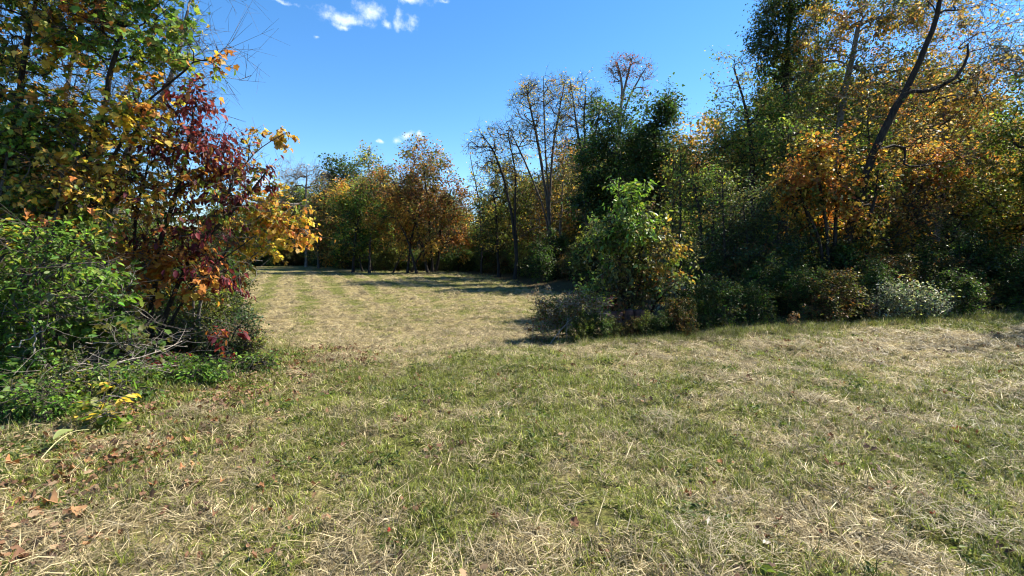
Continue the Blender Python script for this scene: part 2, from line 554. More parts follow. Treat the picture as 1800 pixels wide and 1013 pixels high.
        # nearest blob of each cluster end
        eb = np.argmin((((E[:, None] - np.array(cen)[None]) / np.array(rad3)[None]) ** 2).sum(2), 1)
        for b in range(len(blobs)):
            mE = eb == b
            if mE.any(): cc[mE] = pick_cols(rng, pals[b], mE.sum())
            mL = mE[lc]
            if mL.any(): lcol[mL] = pick_cols(rng, pals[b], mL.sum())
        use = rng.uniform(size=nl) < 0.7
        lcol[use] = cc[lc[use]]
        lcol = lcol * np.exp(rng.normal(0, 0.22, (nl, 1))) * np.exp(rng.normal(0, 0.10, (nl, 3)))
        bigidx = np.zeros(nl, bool)
        if big:
            # the leaves that show largest: nearest to the camera inside the frame
            dcam = np.linalg.norm(pos - CAM, axis=1) / size
            u = pos[:, 0] / pos[:, 1]
            dcam[np.abs(u) > 1.09] = 1e9
            bigidx[np.argsort(dcam)[:min(big, int(nl * 0.7))]] = True
        sm = ~bigidx
        V, F, kk = leaf_geo(pos[sm], tuple(x[sm] for x in fr), size[sm], tmpl)
        cm = mkmesh(crown_name, V - base, F, mat, np.repeat(lcol[sm], kk, 0))
        cr = link(crown_name, cm, root)
        cr['kind'] = 'stuff'
        if big:
            T, F = TM[tmpl]
            protos = {}
            for i in np.nonzero(bigidx)[0]:
                allp = [c for pl in pals for c, _ in pl]
                ci = int(np.argmin([np.abs(c - lcol[i]).sum() for c in allp]))
                key = tuple(allp[ci])
                if key not in protos:
                    protos[key] = mkmesh('leaf', T, F, mat, np.tile(np.array(key), (len(T), 1)))
                o = link('leaf', protos[key], cr)
                t, s, n_ = fr[0][i], fr[1][i], fr[2][i]
                M = np.eye(4); z = size[i]
                M[:3, 0] = t * z; M[:3, 1] = s * z; M[:3, 2] = n_ * z; M[:3, 3] = pos[i] - base
                o.matrix_local = Matrix(M.tolist())
    return root

# ------------------------------------------------------------------ ground
def greenness(x, y):
    x = np.asarray(x, float); y = np.asarray(y, float)
    g = 0.60 + 0.75 * (fbm(x, y, 1.8, 5, 4) - 0.5) + 1.0 * (fbm(x, y, 0.42, 31, 2) - 0.5)
    g += 0.16 * np.exp(-((y - 6.3) / 1.6) ** 2) * (1 - sstep(1, 4, np.abs(x)))        # green crest
    far = sstep(6.8, 8.5, y) * (1 - sstep(2.5, 5, x))
    g -= 0.22 * far * (1 - 0.6 * sstep(16, 28, y))                                        # cut hay in the field
    g -= 0.30 * np.exp(-((y - (7.3 + 0.03 * x)) / 0.9) ** 2) * sstep(2.0, 4.0, x)        # dry swath on the right
    g += 0.25 * np.exp(-((y - 9.6) / 0.9) ** 2) * sstep(2.5, 4.0, x)
    g += 0.02 * (1 - sstep(6.5, 8, y))
    st = np.sin((x * 0.91 + y * 0.415) * 2 * np.pi / 1.7 + 1.5 * vnoise(x, y, 4, 12))                                 # mowing lines
    g += 0.36 * st * far * (0.15 + 0.85 * sstep(2.5, 7, -x)) * (0.5 + vnoise(x, y, 3, 61)) * sstep(9, 13, y)
    return g
def woods(x, y):
    """1 under the trees"""
    x = np.asarray(x, float); y = np.asarray(y, float)
    e = np.interp(x, [-60, -30, -24, -17, -10, -5, -1, 2.2, 3.6, 5, 12, 40], [60, 60, 58, 54, 43, 42, 33, 22, 11.0, 9.7, 10.2, 10.8])
    a = sstep(-0.6, 1.2, y - e + 1.2 * (fbm(x, y, 2, 77, 2) - 0.5))
    el = np.interp(y, [-20, 2.5, 4, 6.5, 8.5, 12, 30], [-4.1, -4.1, -4.2, -3.9, -4.6, -6.4, -19])
    b = sstep(-0.3, 0.6, el - x + 0.7 * (fbm(x, y, 1.2, 78, 2) - 0.5)) * (1 - sstep(26, 34, y))
    return np.maximum(a, b)

def build_ground():
    n = 401
    a = np.linspace(-1, 1, n)
    xs = 4.0 * np.sinh(a * 5.6) ; ys = 9.0 + 4.0 * np.sinh(a * 5.6)
    X, Y = np.meshgrid(xs, ys)
    Z = height(X, Y)
    V = np.stack([X, Y, Z], -1).reshape(-1, 3)
    i = np.arange(n - 1)[:, None] * n + np.arange(n - 1)[None]
    q = np.stack([i, i + 1, i + n + 1, i + n], -1).reshape(-1, 4)
    me = mkmesh('ground', V, [q], None, smooth=True)
    for nm, arr in (('green', greenness(X, Y)), ('woods', woods(X, Y))):
        at = me.attributes.new(nm, 'FLOAT', 'POINT'); at.data.foreach_set('value', np.asarray(arr, np.float32).ravel())
    m, nn, out = base_mat('ground')
    def A(nm):
        x = nn.nodes.new('ShaderNodeAttribute'); x.attribute_name = nm; return x.outputs['Fac']
    def tex(scale, det=5, rough=0.6):
        g = nn.nodes.new('ShaderNodeNewGeometry')
        x = nn.nodes.new('ShaderNodeTexNoise'); x.inputs['Scale'].default_value = scale
        x.inputs['Detail'].default_value = det; x.inputs['Roughness'].default_value = rough
        nn.links.new(g.outputs['Position'], x.inputs['Vector']); return x.outputs['Fac']
    def mth(op, a_, b_, c_=None):
        x = nn.nodes.new('ShaderNodeMath'); x.operation = op
        for s, v in zip(x.inputs, (a_, b_, c_)):
            if v is None: continue
            if isinstance(v, (int, float)): s.default_value = v
            else: nn.links.new(v, s)
        return x.outputs[0]
    def mix(f, a_, b_):
        x = nn.nodes.new('ShaderNodeMix'); x.data_type = 'RGBA'
        nn.links.new(f, x.inputs['Factor'])
        for s, v in ((x.inputs['A'], a_), (x.inputs['B'], b_)):
            if isinstance(v, tuple): s.default_value = (*v, 1)
            else: nn.links.new(v, s)
        return x.outputs['Result']
    def rng_(v, a_, b_):
        x = nn.nodes.new('ShaderNodeMapRange'); x.interpolation_type = 'SMOOTHSTEP'
        x.inputs['From Min'].default_value = a_; x.inputs['From Max'].default_value = b_
        nn.links.new(v, x.inputs['Value']); return x.outputs[0]
    fine = tex(38, 6, 0.7); mid = tex(7, 5, 0.65); big = tex(0.8, 4)
    g = mth('ADD', A('green'), mth('MULTIPLY', mth('SUBTRACT', mid, 0.5), 1.2))
    dry = mix(rng_(fine, 0.3, 0.7), (0.07, 0.052, 0.024), (0.40, 0.325, 0.15))
    grn = mix(rng_(fine, 0.3, 0.7), (0.035, 0.038, 0.011), (0.18, 0.185, 0.045))
    lawn = mix(rng_(g, 0.25, 0.85), dry, grn)
    lawn = mix(mth('MULTIPLY', rng_(tex(5.5, 6, .75), 0.52, 0.64), 0.85), lawn, (0.042, 0.03, 0.017))
    litter = mix(rng_(fine, 0.35, 0.7), (0.035, 0.025, 0.014), (0.13, 0.085, 0.04))
    litter = mix(rng_(mid, 0.5, 0.62), litter, (0.035, 0.05, 0.016))
    colr = mix(A('woods'), lawn, litter)
    pb = nn.nodes.new('ShaderNodeBsdfPrincipled'); pb.inputs['Roughness'].default_value = 0.95
    pb.inputs['Specular IOR Level'].default_value = 0.1
    nn.links.new(colr, pb.inputs['Base Color'])
    bp = nn.nodes.new('ShaderNodeBump'); bp.inputs['Strength'].default_value = 0.9; bp.inputs['Distance'].default_value = 0.06
    nn.links.new(mth('ADD', mth('MULTIPLY', fine, 0.6), tex(9, 6, 0.7)), bp.inputs['Height'])
    nn.links.new(bp.outputs[0], pb.inputs['Normal'])
    nn.links.new(pb.outputs[0], out.inputs[0])
    me.materials.append(m)
    link('ground', me, kind='structure')
build_ground()

# ------------------------------------------------------------------ grass, hay, weeds (uncountable: geometry nodes)
def grass_mat(name, g0, g1, d0, d1, plain=False):
    """blade colour: attribute v (per blade) and instance attribute dry"""
    m, n, out = base_mat(name)
    av = n.nodes.new('ShaderNodeAttribute'); av.attribute_name = 'Col'
    sp = n.nodes.new('ShaderNodeSeparateColor'); n.links.new(av.outputs['Color'], sp.inputs[0])
    ad_ = n.nodes.new('ShaderNodeAttribute'); ad_.attribute_type = 'INSTANCER'; ad_.attribute_name = 'dry'
    def mix(f, a_, b_):
        x = n.nodes.new('ShaderNodeMix'); x.data_type = 'RGBA'; n.links.new(f, x.inputs['Factor'])
        for s, v in ((x.inputs['A'], a_), (x.inputs['B'], b_)):
            if isinstance(v, tuple): s.default_value = (*v, 1)
            else: n.links.new(v, s)
        return x.outputs['Result']
    gr = mix(sp.outputs[0], g0, g1); dr = mix(sp.outputs[0], d0, d1)
    th = n.nodes.new('ShaderNodeMath'); th.operation = 'GREATER_THAN'
    n.links.new(ad_.outputs['Fac'], th.inputs[0]); n.links.new(sp.outputs[1], th.inputs[1])
    col = mix(th.outputs[0], gr, dr)
    if not plain:
        vv = n.nodes.new('ShaderNodeAttribute'); vv.attribute_type = 'INSTANCER'; vv.attribute_name = 'val'
        sv = n.nodes.new('ShaderNodeVectorMath'); sv.operation = 'SCALE'; n.links.new(col, sv.inputs[0]); n.links.new(vv.outputs['Fac'], sv.inputs['Scale']); col = sv.outputs[0]
    pb = n.nodes.new('ShaderNodeBsdfPrincipled'); pb.inputs['Roughness'].default_value = 0.5
    pb.inputs['Specular IOR Level'].default_value = 0.4
    n.links.new(col, pb.inputs['Base Color'])
    tr = n.nodes.new('ShaderNodeBsdfTranslucent'); n.links.new(col, tr.inputs['Color'])
    mx = n.nodes.new('ShaderNodeMixShader'); mx.inputs[0].default_value = 0.35
    n.links.new(pb.outputs[0], mx.inputs[1]); n.links.new(tr.outputs[0], mx.inputs[2])
    n.links.new(mx.outputs[0], out.inputs[0])
    return m
GRASS = grass_mat('grass_blade', (0.045, 0.066, 0.011), (0.31, 0.34, 0.05), (0.07, 0.052, 0.025), (0.62, 0.51, 0.285))

def blades(rng, nb, R, l0, l1, tilt0, tilt1, w0, w1, zmax=0.0, curl=0.4):
    th = rng.uniform(0, 2 * np.pi, nb); rr = R * np.sqrt(rng.uniform(0, 1, nb))
    b = np.stack([rr * np.cos(th), rr * np.sin(th), rng.uniform(-0.01, zmax + 1e-4, nb)], 1)
    az = rng.uniform(0, 2 * np.pi, nb); tl = rng.uniform(tilt0, tilt1, nb)
    ln = rng.uniform(l0, l1, nb) * rng.uniform(0.6, 1.1, nb); wd = rng.uniform(w0, w1, nb)
    h = np.stack([np.cos(az), np.sin(az), np.zeros(nb)], 1); up = np.array([0, 0, 1.0])
    d1 = h * np.sin(tl)[:, None] + up * np.cos(tl)[:, None]
    t2 = np.minimum(tl + rng.uniform(0.1, 1.0, nb) * curl * 2, 1.75)
    d2 = h * np.sin(t2)[:, None] + up * np.cos(t2)[:, None]
    s = np.stack([-np.sin(az), np.cos(az), np.zeros(nb)], 1) + rng.normal(0, 0.35, (nb, 3))
    s /= np.linalg.norm(s, axis=1)[:, None]
    m = b + d1 * (ln * 0.5)[:, None]; e = m + d2 * (ln * 0.5)[:, None]
    e[:, 2] = np.maximum(e[:, 2], 0.004); m[:, 2] = np.maximum(m[:, 2], 0.006)
    wv = (wd * 0.5)[:, None] * s
    V = np.stack([b - wv, b + wv, m - wv * 0.85, m + wv * 0.85, e], 1).reshape(-1, 3)
    o = (np.arange(nb) * 5)[:, None]
    q = np.array([[0, 1, 3, 2]]) + o; t = np.array([[2, 3, 4]]) + o
    c = np.stack([rng.uniform(0, 1, nb), rng.uniform(0, 1, nb), np.zeros(nb)], 1)
    return V, q, t, np.repeat(c, 5, 0)

def proto_coll(name, specs, mat):
    coll = bpy.data.collections.new(name)
    for i, sp in enumerate(specs):
        V, q, t, c = sp
        me = mkmesh(name + '_tuft', V, [q, t], mat, c)
        ob = bpy.data.objects.new('%s_%02d' % (name, i), me)
        coll.objects.link(ob)
    return coll

def scatter(name, coll, pts, rotz, tiltx, scale, idx, dry, label, cat):
    me = bpy.data.meshes.new(name); n = len(pts)
    me.vertices.add(n); me.vertices.foreach_set('co', np.asarray(pts, np.float32).ravel())
    a = me.attributes.new('rot', 'FLOAT_VECTOR', 'POINT')
    a.data.foreach_set('vector', np.stack([tiltx, np.zeros(n), rotz], 1).astype(np.float32).ravel())
    rv = np.random.default_rng(n)
    val = np.clip(np.exp(rv.normal(0, 0.28, n)) * (0.82 + 0.52 * fbm(pts[:, 0], pts[:, 1], 0.7, 55, 2)), 0.4, 1.6)
    for nm, arr in (('scl', scale), ('dry', dry), ('val', val)):
        a = me.attributes.new(nm, 'FLOAT', 'POINT'); a.data.foreach_set('value', np.asarray(arr, np.float32))
    a = me.attributes.new('pick', 'INT', 'POINT'); a.data.foreach_set('value', np.asarray(idx, np.int32))
    o = link(name, me, label=label, cat=cat, kind='stuff')
    g = bpy.data.node_groups.new(name + '_scatter', 'GeometryNodeTree')
    g.interface.new_socket('Geometry', in_out='INPUT', socket_type='NodeSocketGeometry')
    g.interface.new_socket('Geometry', in_out='OUTPUT', socket_type='NodeSocketGeometry')
    gi = g.nodes.new('NodeGroupInput'); go = g.nodes.new('NodeGroupOutput')
    ip = g.nodes.new('GeometryNodeInstanceOnPoints')
    ci = g.nodes.new('GeometryNodeCollectionInfo'); ci.inputs['Collection'].default_value = coll
    ci.inputs['Separate Children'].default_value = True; ci.inputs['Reset Children'].default_value = True
    def nat(nm, t):
        x = g.nodes.new('GeometryNodeInputNamedAttribute'); x.data_type = t; x.inputs['Name'].default_value = nm
        return x.outputs['Attribute']
    g.links.new(gi.outputs[0], ip.inputs['Points']); g.links.new(ci.outputs[0], ip.inputs['Instance'])
    ip.inputs['Pick Instance'].default_value = True
    g.links.new(nat('pick', 'INT'), ip.inputs['Instance Index'])
    e2r = g.nodes.new('FunctionNodeEulerToRotation')
    g.links.new(nat('rot', 'FLOAT_VECTOR'), e2r.inputs[0]); g.links.new(e2r.outputs[0], ip.inputs['Rotation'])
    g.links.new(nat('scl', 'FLOAT'), ip.inputs['Scale'])
    g.links.new(ip.outputs[0], go.inputs[0])
    md = o.modifiers.new('scatter', 'NODES'); md.node_group = g
    return o

def fan_points(rng, n, y0, y1, um=1.22):
    """points spread evenly per square metre over the view fan between two depths"""
    y = np.sqrt(rng.uniform(y0 * y0, y1 * y1, n)); x = rng.uniform(-um, um, n) * (y + 0.4)
    return x, y

def build_grass():
    rng = np.random.default_rng(42)
    def tuft(nt, R_, nb, l0, l1, t0, t1, w0, w1):
        """a few rooted tufts with bare gaps between"""
        parts = []
        for _ in range(nt):
            k = rng.uniform(.6, 1.2)
            V, q, t, c = blades(rng, nb, 0.022, l0 * k, l1 * k, t0, t1, w0, w1, 0, .5)
            V[:, :2] += rng.normal(0, R_, 2); parts.append((V, q, t, c))
        o = np.cumsum([0] + [len(p[0]) for p in parts])
        return (np.concatenate([p[0] for p in parts]), np.concatenate([p[1] + a for p, a in zip(parts, o)]), np.concatenate([p[2] + a for p, a in zip(parts, o)]), np.concatenate([p[3] for p in parts]))
    def mound(nb, R_, h_, l0, l1, w0, w1):
        V, q, t, c = blades(rng, nb, R_, l0, l1, 1.0, 1.6, w0, w1, 0.0, .2)
        V[:, 2] += h_ * np.exp(-(np.hypot(V[:, 0], V[:, 1]) / (R_ * .75)) ** 2) * np.repeat(rng.uniform(.2, 1, nb), 5)
        return V, q, t, c
    sp = [tuft(5, 0.08, 16, 0.045, 0.10, 0.15, 1.1, 0.003, 0.0055) for _ in range(4)]             # 0-3 green tufts
    sp += [mound(46, 0.11, 0.05, 0.06, 0.17, 0.0024, 0.0044) for _ in range(5)]                    # 4-8 cut hay
    sp += [tuft(5, 0.075, 12, 0.03, 0.085, 0.3, 1.3, 0.003, 0.005) for _ in range(3)]              # 9-11 short mixed
    sp += [blades(rng, 60, 0.10, 0.10, 0.24, 0.05, 0.7, 0.003, 0.006) for _ in range(3)]                 # 12-14 tall verge
    sp += [blades(rng, 5, 0.12, 0.22, 0.46, 1.2, 1.5, 0.003, 0.0045, 0.03, 0.1) for _ in range(4)]                # 15-18 long stalks
    sp += [mound(120, 0.17, 0.13, 0.10, 0.24, 0.004, 0.008) for _ in range(4)]                     # 19-22 tossed hay
    coll = proto_coll('grass', sp, GRASS)
    X = []; Y = []; S = []; I = []; D = []
    def layer(n, y0, y1, s0, s1, seed):
        r = np.random.default_rng(seed)
        x, y = fan_points(r, n, y0, y1)
        g = greenness(x, y) + r.normal(0, 0.24, n)
        wd = woods(x, y)
        keep = (wd < 0.75) & ((vnoise(x, y, 0.17, 91) * .6 + vnoise(x, y, 0.5, 92) * .4 + r.normal(0, .06, n)) < 0.66)
        x, y, g = x[keep], y[keep], g[keep]; m = len(x)
        kind = np.where(g > 0.62, 0, np.where(g < 0.40, 1, 2))
        swap = r.uniform(size=m) < 0.22; kind[swap] = r.integers(0, 3, swap.sum())
        idx = np.where(kind == 0, r.integers(0, 4, m), np.where(kind == 1, r.integers(4, 9, m), r.integers(9, 12, m)))
        dry = np.clip(np.where(kind == 1, 1.0, 0.95 - 0.85 * np.clip(g, 0, 1.1)) + r.normal(0, 0.12, m), 0, 1)
        dry = np.where(kind == 1, np.clip(1.12 - 0.5 * np.clip(g, 0, 1), 0.55, 1), dry)
        X.append(x); Y.append(y); S.append(r.uniform(s0, s1, m)); I.append(idx); D.append(dry)
    layer(7000, 1.3, 4.2, 0.55, 1.35, 1)
    layer(14500, 4.0, 9.0, 0.65, 1.5, 2)
    layer(13000, 8.8, 18, 0.9, 1.5, 3)
    layer(12000, 17, 44, 1.0, 1.8, 4)
    # taller unmown grass along the right-hand wood edge, the shrub and the left thicket
    r = np.random.default_rng(8)
    for (n_, a_, b_, s0, s1) in ((1500, 7.2, 13, .35, .9), (4200, 11, 24, .4, 1.0), (3600, 22, 42, .6, 1.3)):
        x, y = fan_points(r, n_, a_, b_); k_ = (woods(x, y) < .4) & ((x < 3) | (y < 8.6)) & (greenness(x, y) + r.normal(0, .2, n_) < .5); x = x[k_]; y = y[k_]
        X.append(x); Y.append(y); S.append(r.uniform(s0, s1, len(x))); I.append(r.integers(19, 23, len(x))); D.append(np.full(len(x), .92))
    for (n_, a_, b_) in ((260, 1.4, 4.5), (420, 4.5, 10)):
        x, y = fan_points(r, n_, a_, b_); k_ = woods(x, y) < .5; x = x[k_]; y = y[k_]
        X.append(x); Y.append(y); S.append(r.uniform(.6, 1.2, len(x))); I.append(r.integers(15, 19, len(x))); D.append(np.full(len(x), 1.0))
    def strip(pts, n, sd):
        pts = np.array(pts, float)
        t = r.uniform(0, len(pts) - 1.001, n); i = t.astype(int); f = (t - i)[:, None]
        p = pts[i] * (1 - f) + pts[i + 1] * f + r.normal(0, sd, (n, 2))
        X.append(p[:, 0]); Y.append(p[:, 1]); S.append(r.uniform(0.4, 0.95, n)); I.append(r.integers(12, 15, n)); D.append(np.clip(r.normal(0.22, 0.2, n), 0, 1))
    strip([(0.5, 9.8), (1.8, 8.9), (3.8, 9.0), (7, 9.5), (11, 9.8)], 1000, 0.22)
    strip([(-4.5, 3.4), (-4.3, 4.6), (-4.1, 5.6), (-3.7, 6.6), (-4.3, 8.2)], 200, 0.22)
    strip([(-17, 52), (-12, 43.5), (-6, 42.5), (-2, 35), (1.5, 24), (2.2, 13)], 700, 0.6)
    x = np.concatenate(X); y = np.concatenate(Y); n = len(x)
    z = height(x, y) - 0.004
    rng = np.random.default_rng(9)
    idx = np.concatenate(I)
    # combed hay: lying straw keeps a rough common direction in patches
    rot = rng.uniform(0, 2 * np.pi, n)
    scatter('grass', coll, np.stack([x, y, z], 1), rot, rng.normal(0, 0.10, n), np.concatenate(S), idx, np.concatenate(D),
            'mown grass and dry cut hay covering the meadow', 'grass')
build_grass()

# ------------------------------------------------------------------ left thicket
LEFT_PAL = PAL(green=1.4, mgreen=2, ygreen=3, yellow=2.6, orange=1.5, gold=1.4, rust=0.7, bright=1.6, olive=1.6)
YO = PAL(yellow=3.6, orange=1.5, gold=1.3, ygreen=2.0, green=0.4)
GREENS = PAL(green=2, mgreen=3, ygreen=2.4, dgreen=.6, bright=2.4, yellow=.15)
tree('maple_tree', 'large maple with green, yellow and orange lobed leaves arching out of the left thicket', 'tree', 95, 6.6,
     [(60, 60, 120, 90), (230, 75, 110, 70, PAL(bright=2, mgreen=3, ygreen=2.5, yellow=1.2, orange=.8)), (335, 105, 45, 40, PAL(mgreen=2, ygreen=2, orange=1, green=1)),
      (150, 215, 120, 60), (215, 320, 80, 60, YO), (60, 270, 90, 70), (-110, 120, 130, 160), (80, 380, 90, 60, PAL(green=2, mgreen=2, yellow=2, orange=1)),
      (150, -60, 200, 70), (250, 200, 60, 50, YO), (120, 20, 90, 50, YO)], LEFT_PAL,
     paths=[[(70, 520), (125, 360), (180, 230), (212, 60), (230, -80)], [(40, 520), (20, 330), (40, 120), (90, -120)], [(110, 480), (190, 300), (255, 180), (330, 120)]],
     r=0.06, ncl=600, nleaf=24, lsize=0.066, tmpl='maple', twl=0.45, ntw=5, spread=0.025, seed=1, dk=1.0, bark=BARK_DARK, big=300, droop=0.5, wob=0.5, subtw=2, r_tip=0.004)
tree('bare_tree', 'leafless twiggy tree behind the maple reaching bare twigs into blue sky', 'tree', 190, 8.6,
     [(385, 60, 40, 40, None, .35), (300, 90, 90, 60), (190, 150, 120, 90), (410, 110, 35, 35), (100, 230, 110, 100), (260, 240, 80, 70), (330, -60, 100, 60)], PAL(brown=1),
     paths=[[(190, 420), (230, 250), (300, 150), (330, 20)], [(150, 400), (120, 200), (150, -20)]],
     r=0.08, ncl=170, nleaf=0, twl=0.8, ntw=3, subtw=2, seed=2, bark=BARK_GREY, twig_r=0.0045, dk=0.8)
DOG = PAL(maroon=4.5, red=2.6, dorange=0.6, pink=0.6, rust=0.5)
tree('dogwood_tree', 'spreading dogwood with drooping maroon red leaves and many dark stems', 'tree', 265, 7.0,
     [(335, 205, 50, 55, DOG), (385, 265, 60, 45, DOG), (320, 280, 70, 45, PAL(maroon=4, red=1, gold=1.4, orange=1.4, rust=1, ygreen=.7)), (430, 320, 45, 40, PAL(maroon=3, gold=1.5, ygreen=1.2, orange=1)),
      (360, 370, 80, 60, PAL(maroon=2, red=1, orange=1.4, ygreen=1.4, gold=1)), (420, 490, 42, 18, DOG), (360, 460, 60, 40, PAL(maroon=2.5, orange=2, red=1, gold=1)),
      (300, 420, 70, 60, PAL(maroon=2, rust=1, orange=1, mgreen=.6)), (260, 330, 60, 50, PAL(maroon=1, orange=2, gold=2))], DOG,
     paths=[[(262, 560), (280, 430), (320, 300), (340, 190)], [(285, 555), (340, 440), (420, 360), (470, 300)], [(300, 560), (360, 480), (440, 420)], [(250, 540), (230, 420), (260, 290)]],
     r=0.042, ncl=280, nleaf=15, lsize=0.074, tmpl='oval', twl=0.4, ntw=4, spread=0.025, seed=3, dk=0.9, bark=BARK_DARK, big=300, droop=1.0, wob=0.5, subtw=1)
tree('young_maple', 'slender young maple with bright yellow orange leaves leaning over the field edge', 'tree', 350, 7.7,
     [(490, 360, 48, 36, YO), (452, 445, 42, 24, PAL(yellow=3, ygreen=2, gold=1)), (525, 408, 32, 16, PAL(orange=3, yellow=2)), (480, 400, 40, 30, YO), (400, 330, 50, 40, PAL(gold=2, ygreen=2, orange=1), .2),
      (498, 240, 26, 10, PAL(tan=2, gold=1), .5), (440, 260, 35, 40, PAL(gold=2, ygreen=1, orange=1), .35), (415, 395, 45, 40, PAL(ygreen=2, yellow=2, orange=1), .35)], YO,
     paths=[[(345, 540), (400, 440), (460, 380), (510, 345)], [(335, 540), (380, 380), (440, 270), (500, 235)]],
     r=0.03, ncl=120, nleaf=17, lsize=0.068, tmpl='lobed', twl=0.32, ntw=4, spread=0.02, seed=4, dk=0.9, bark=BARK_GREY, big=300, droop=0.4, wob=0.5)
tree('orange_sapling', 'small maple sapling with orange leaf sprays beneath the maroon dogwood', 'sapling', 215, 6.9,
     [(260, 470, 70, 40, PAL(orange=4, yellow=1.5, dorange=1)), (200, 430, 60, 40, PAL(orange=2, yellow=2, mgreen=1)), (330, 500, 50, 30, PAL(orange=3, gold=1, yellow=1)), (230, 520, 60, 25, PAL(orange=3, yellow=1))], YO,
     r=0.022, ncl=60, nleaf=12, lsize=0.10, tmpl='maple', twl=0.3, ntw=3, spread=0.04, seed=5, bark=BARK_GREY, big=200, droop=0.3, wob=0.35, stems=2)
tree('climbing_vine', 'curtain of green and yellow vine leaves climbing the large maple stems', 'vine', 70, 6.1,
     [(40, 370, 70, 50), (110, 330, 60, 60, YO), (20, 270, 60, 60), (140, 420, 60, 50, PAL(mgreen=2, ygreen=2, orange=1.5, yellow=1)), (90, 230, 60, 50, PAL(ygreen=2, yellow=2, orange=1, mgreen=1)), (-60, 330, 80, 110)],
     PAL(mgreen=3, green=2, ygreen=2, bright=1.5, yellow=.6), r=0.03, ncl=260, nleaf=20, lsize=0.058, tmpl='lobed', twl=0.32, ntw=5, spread=0.03, seed=17, stems=4, stem_spread=0.4, bark=BARK, crown_name='foliage', droop=.6)
tree('green_shrub', 'dense green leafy shrub filling the near corner of the left thicket', 'shrub', 20, 5.2,
     [(20, 420, 80, 40), (10, 470, 90, 60), (70, 520, 90, 60), (0, 620, 90, 70), (-90, 560, 100, 120), (130, 470, 60, 60), (60, 640, 80, 60)], GREENS,
     r=0.03, ncl=270, nleaf=22, lsize=0.060, tmpl='oval', twl=0.30, ntw=5, spread=0.04, seed=6, stems=4, bark=BARK, big=300, stem_spread=0.4, crown_name='foliage')
tree('vine_shrub', 'pale green vine leaved shrub between the green shrub and dogwood stems', 'shrub', 165, 5.9,
     [(180, 560, 60, 45), (150, 620, 80, 50), (200, 500, 45, 40), (110, 560, 60, 60), (230, 600, 50, 40, PAL(olive=2, green=2, mgreen=1))], PAL(mgreen=2, bright=1, green=2, ygreen=1, silver=.5),
     r=0.02, ncl=130, nleaf=13, lsize=0.07, tmpl='lobed', twl=0.3, ntw=4, spread=0.03, subtw=1, seed=7, stems=3, bark=BARK_GREY, big=250, stem_spread=0.3, crown_name='foliage')
tree('dark_shrub', 'dark olive shrub with fine leaves under the dogwood stems', 'shrub', 300, 7.3,
     [(300, 580, 80, 40), (240, 560, 60, 45), (350, 610, 60, 35), (300, 630, 90, 30)], PAL(dgreen=3, dolive=3, olive=1.5, green=1.5, brown=.5),
     r=0.018, ncl=170, nleaf=26, lsize=0.045, tmpl='diamond', twl=0.25, ntw=5, spread=0.07, seed=8, stems=5, stem_spread=0.5, crown_name='foliage', bark=BARK_GREY)
tree('juniper_shrub', 'low dark juniper leaning out over the field from the dogwood', 'shrub', 405, 6.9,
     [(415, 590, 40, 30), (440, 560, 22, 14), (395, 620, 40, 25), (450, 600, 20, 25, PAL(olive=2, ygreen=1, brown=1))], PAL(dgreen=4, dolive=2, bluegreen=2, green=1),
     r=0.018, ncl=90, nleaf=45, lsize=0.032, tmpl='diamond', twl=0.18, ntw=6, spread=0.035, seed=9, stems=3, crown_name='foliage')
tree('dogwood_sprout', 'knee high dogwood sprout with hanging red leaves beside the low juniper', 'sapling', 398, 6.3,
     [(400, 600, 22, 18), (398, 630, 20, 14), (385, 585, 18, 12)], PAL(red=3, maroon=2, pink=2, dorange=1),
     r=0.008, ncl=16, nleaf=5, lsize=0.085, tmpl='oval', twl=0.15, ntw=3, spread=0.02, seed=10, droop=1.1, r_tip=0.003, big=60)
tree('dogwood_sprout', 'tiny pinkish red dogwood sprout beneath the dead grey branches', 'sapling', 290, 6.2,
     [(285, 655, 26, 10), (310, 664, 16, 8)], PAL(pink=3, red=2, maroon=2),
     r=0.007, ncl=12, nleaf=5, lsize=0.07, tmpl='oval', twl=0.14, ntw=3, spread=0.02, seed=11, r_tip=0.003, big=40)
tree('yellow_sapling', 'small sapling with pale yellow green oval leaves in front of the thicket', 'sapling', 195, 4.2,
     [(190, 700, 20, 16), (205, 668, 16, 12), (185, 745, 24, 22), (165, 715, 16, 14)], PAL(ygreen=3, yellow=1.5, bright=2, pale=1),
     r=0.007, ncl=26, nleaf=5, lsize=0.075, tmpl='oval', twl=0.12, ntw=3, spread=0.015, seed=12, r_tip=0.003, big=90, bark=BARK_GREY)
low = PAL(mgreen=3, bright=2, green=2, ygreen=1)
tree('low_shrub', 'low clump of small bright green leaves at the near foot of the thicket', 'plant', 40, 4.25,
     [(30, 760, 60, 35), (90, 740, 50, 35), (-40, 750, 60, 40), (60, 700, 60, 30)], low,
     r=0.01, ncl=140, nleaf=22, lsize=0.042, tmpl='oval', twl=0.14, ntw=5, spread=0.04, seed=13, stems=5, stem_spread=0.3, crown_name='foliage', r_tip=0.003, big=200)
tree('low_shrub', 'low green leafy plants on the bank below the dead branches', 'plant', 320, 5.6,
     [(320, 680, 60, 18), (370, 660, 40, 18), (270, 700, 40, 16)], low,
     r=0.008, ncl=90, nleaf=20, lsize=0.045, tmpl='oval', twl=0.14, ntw=4, spread=0.04, seed=14, stems=5, stem_spread=0.35, crown_name='foliage', r_tip=0.003)
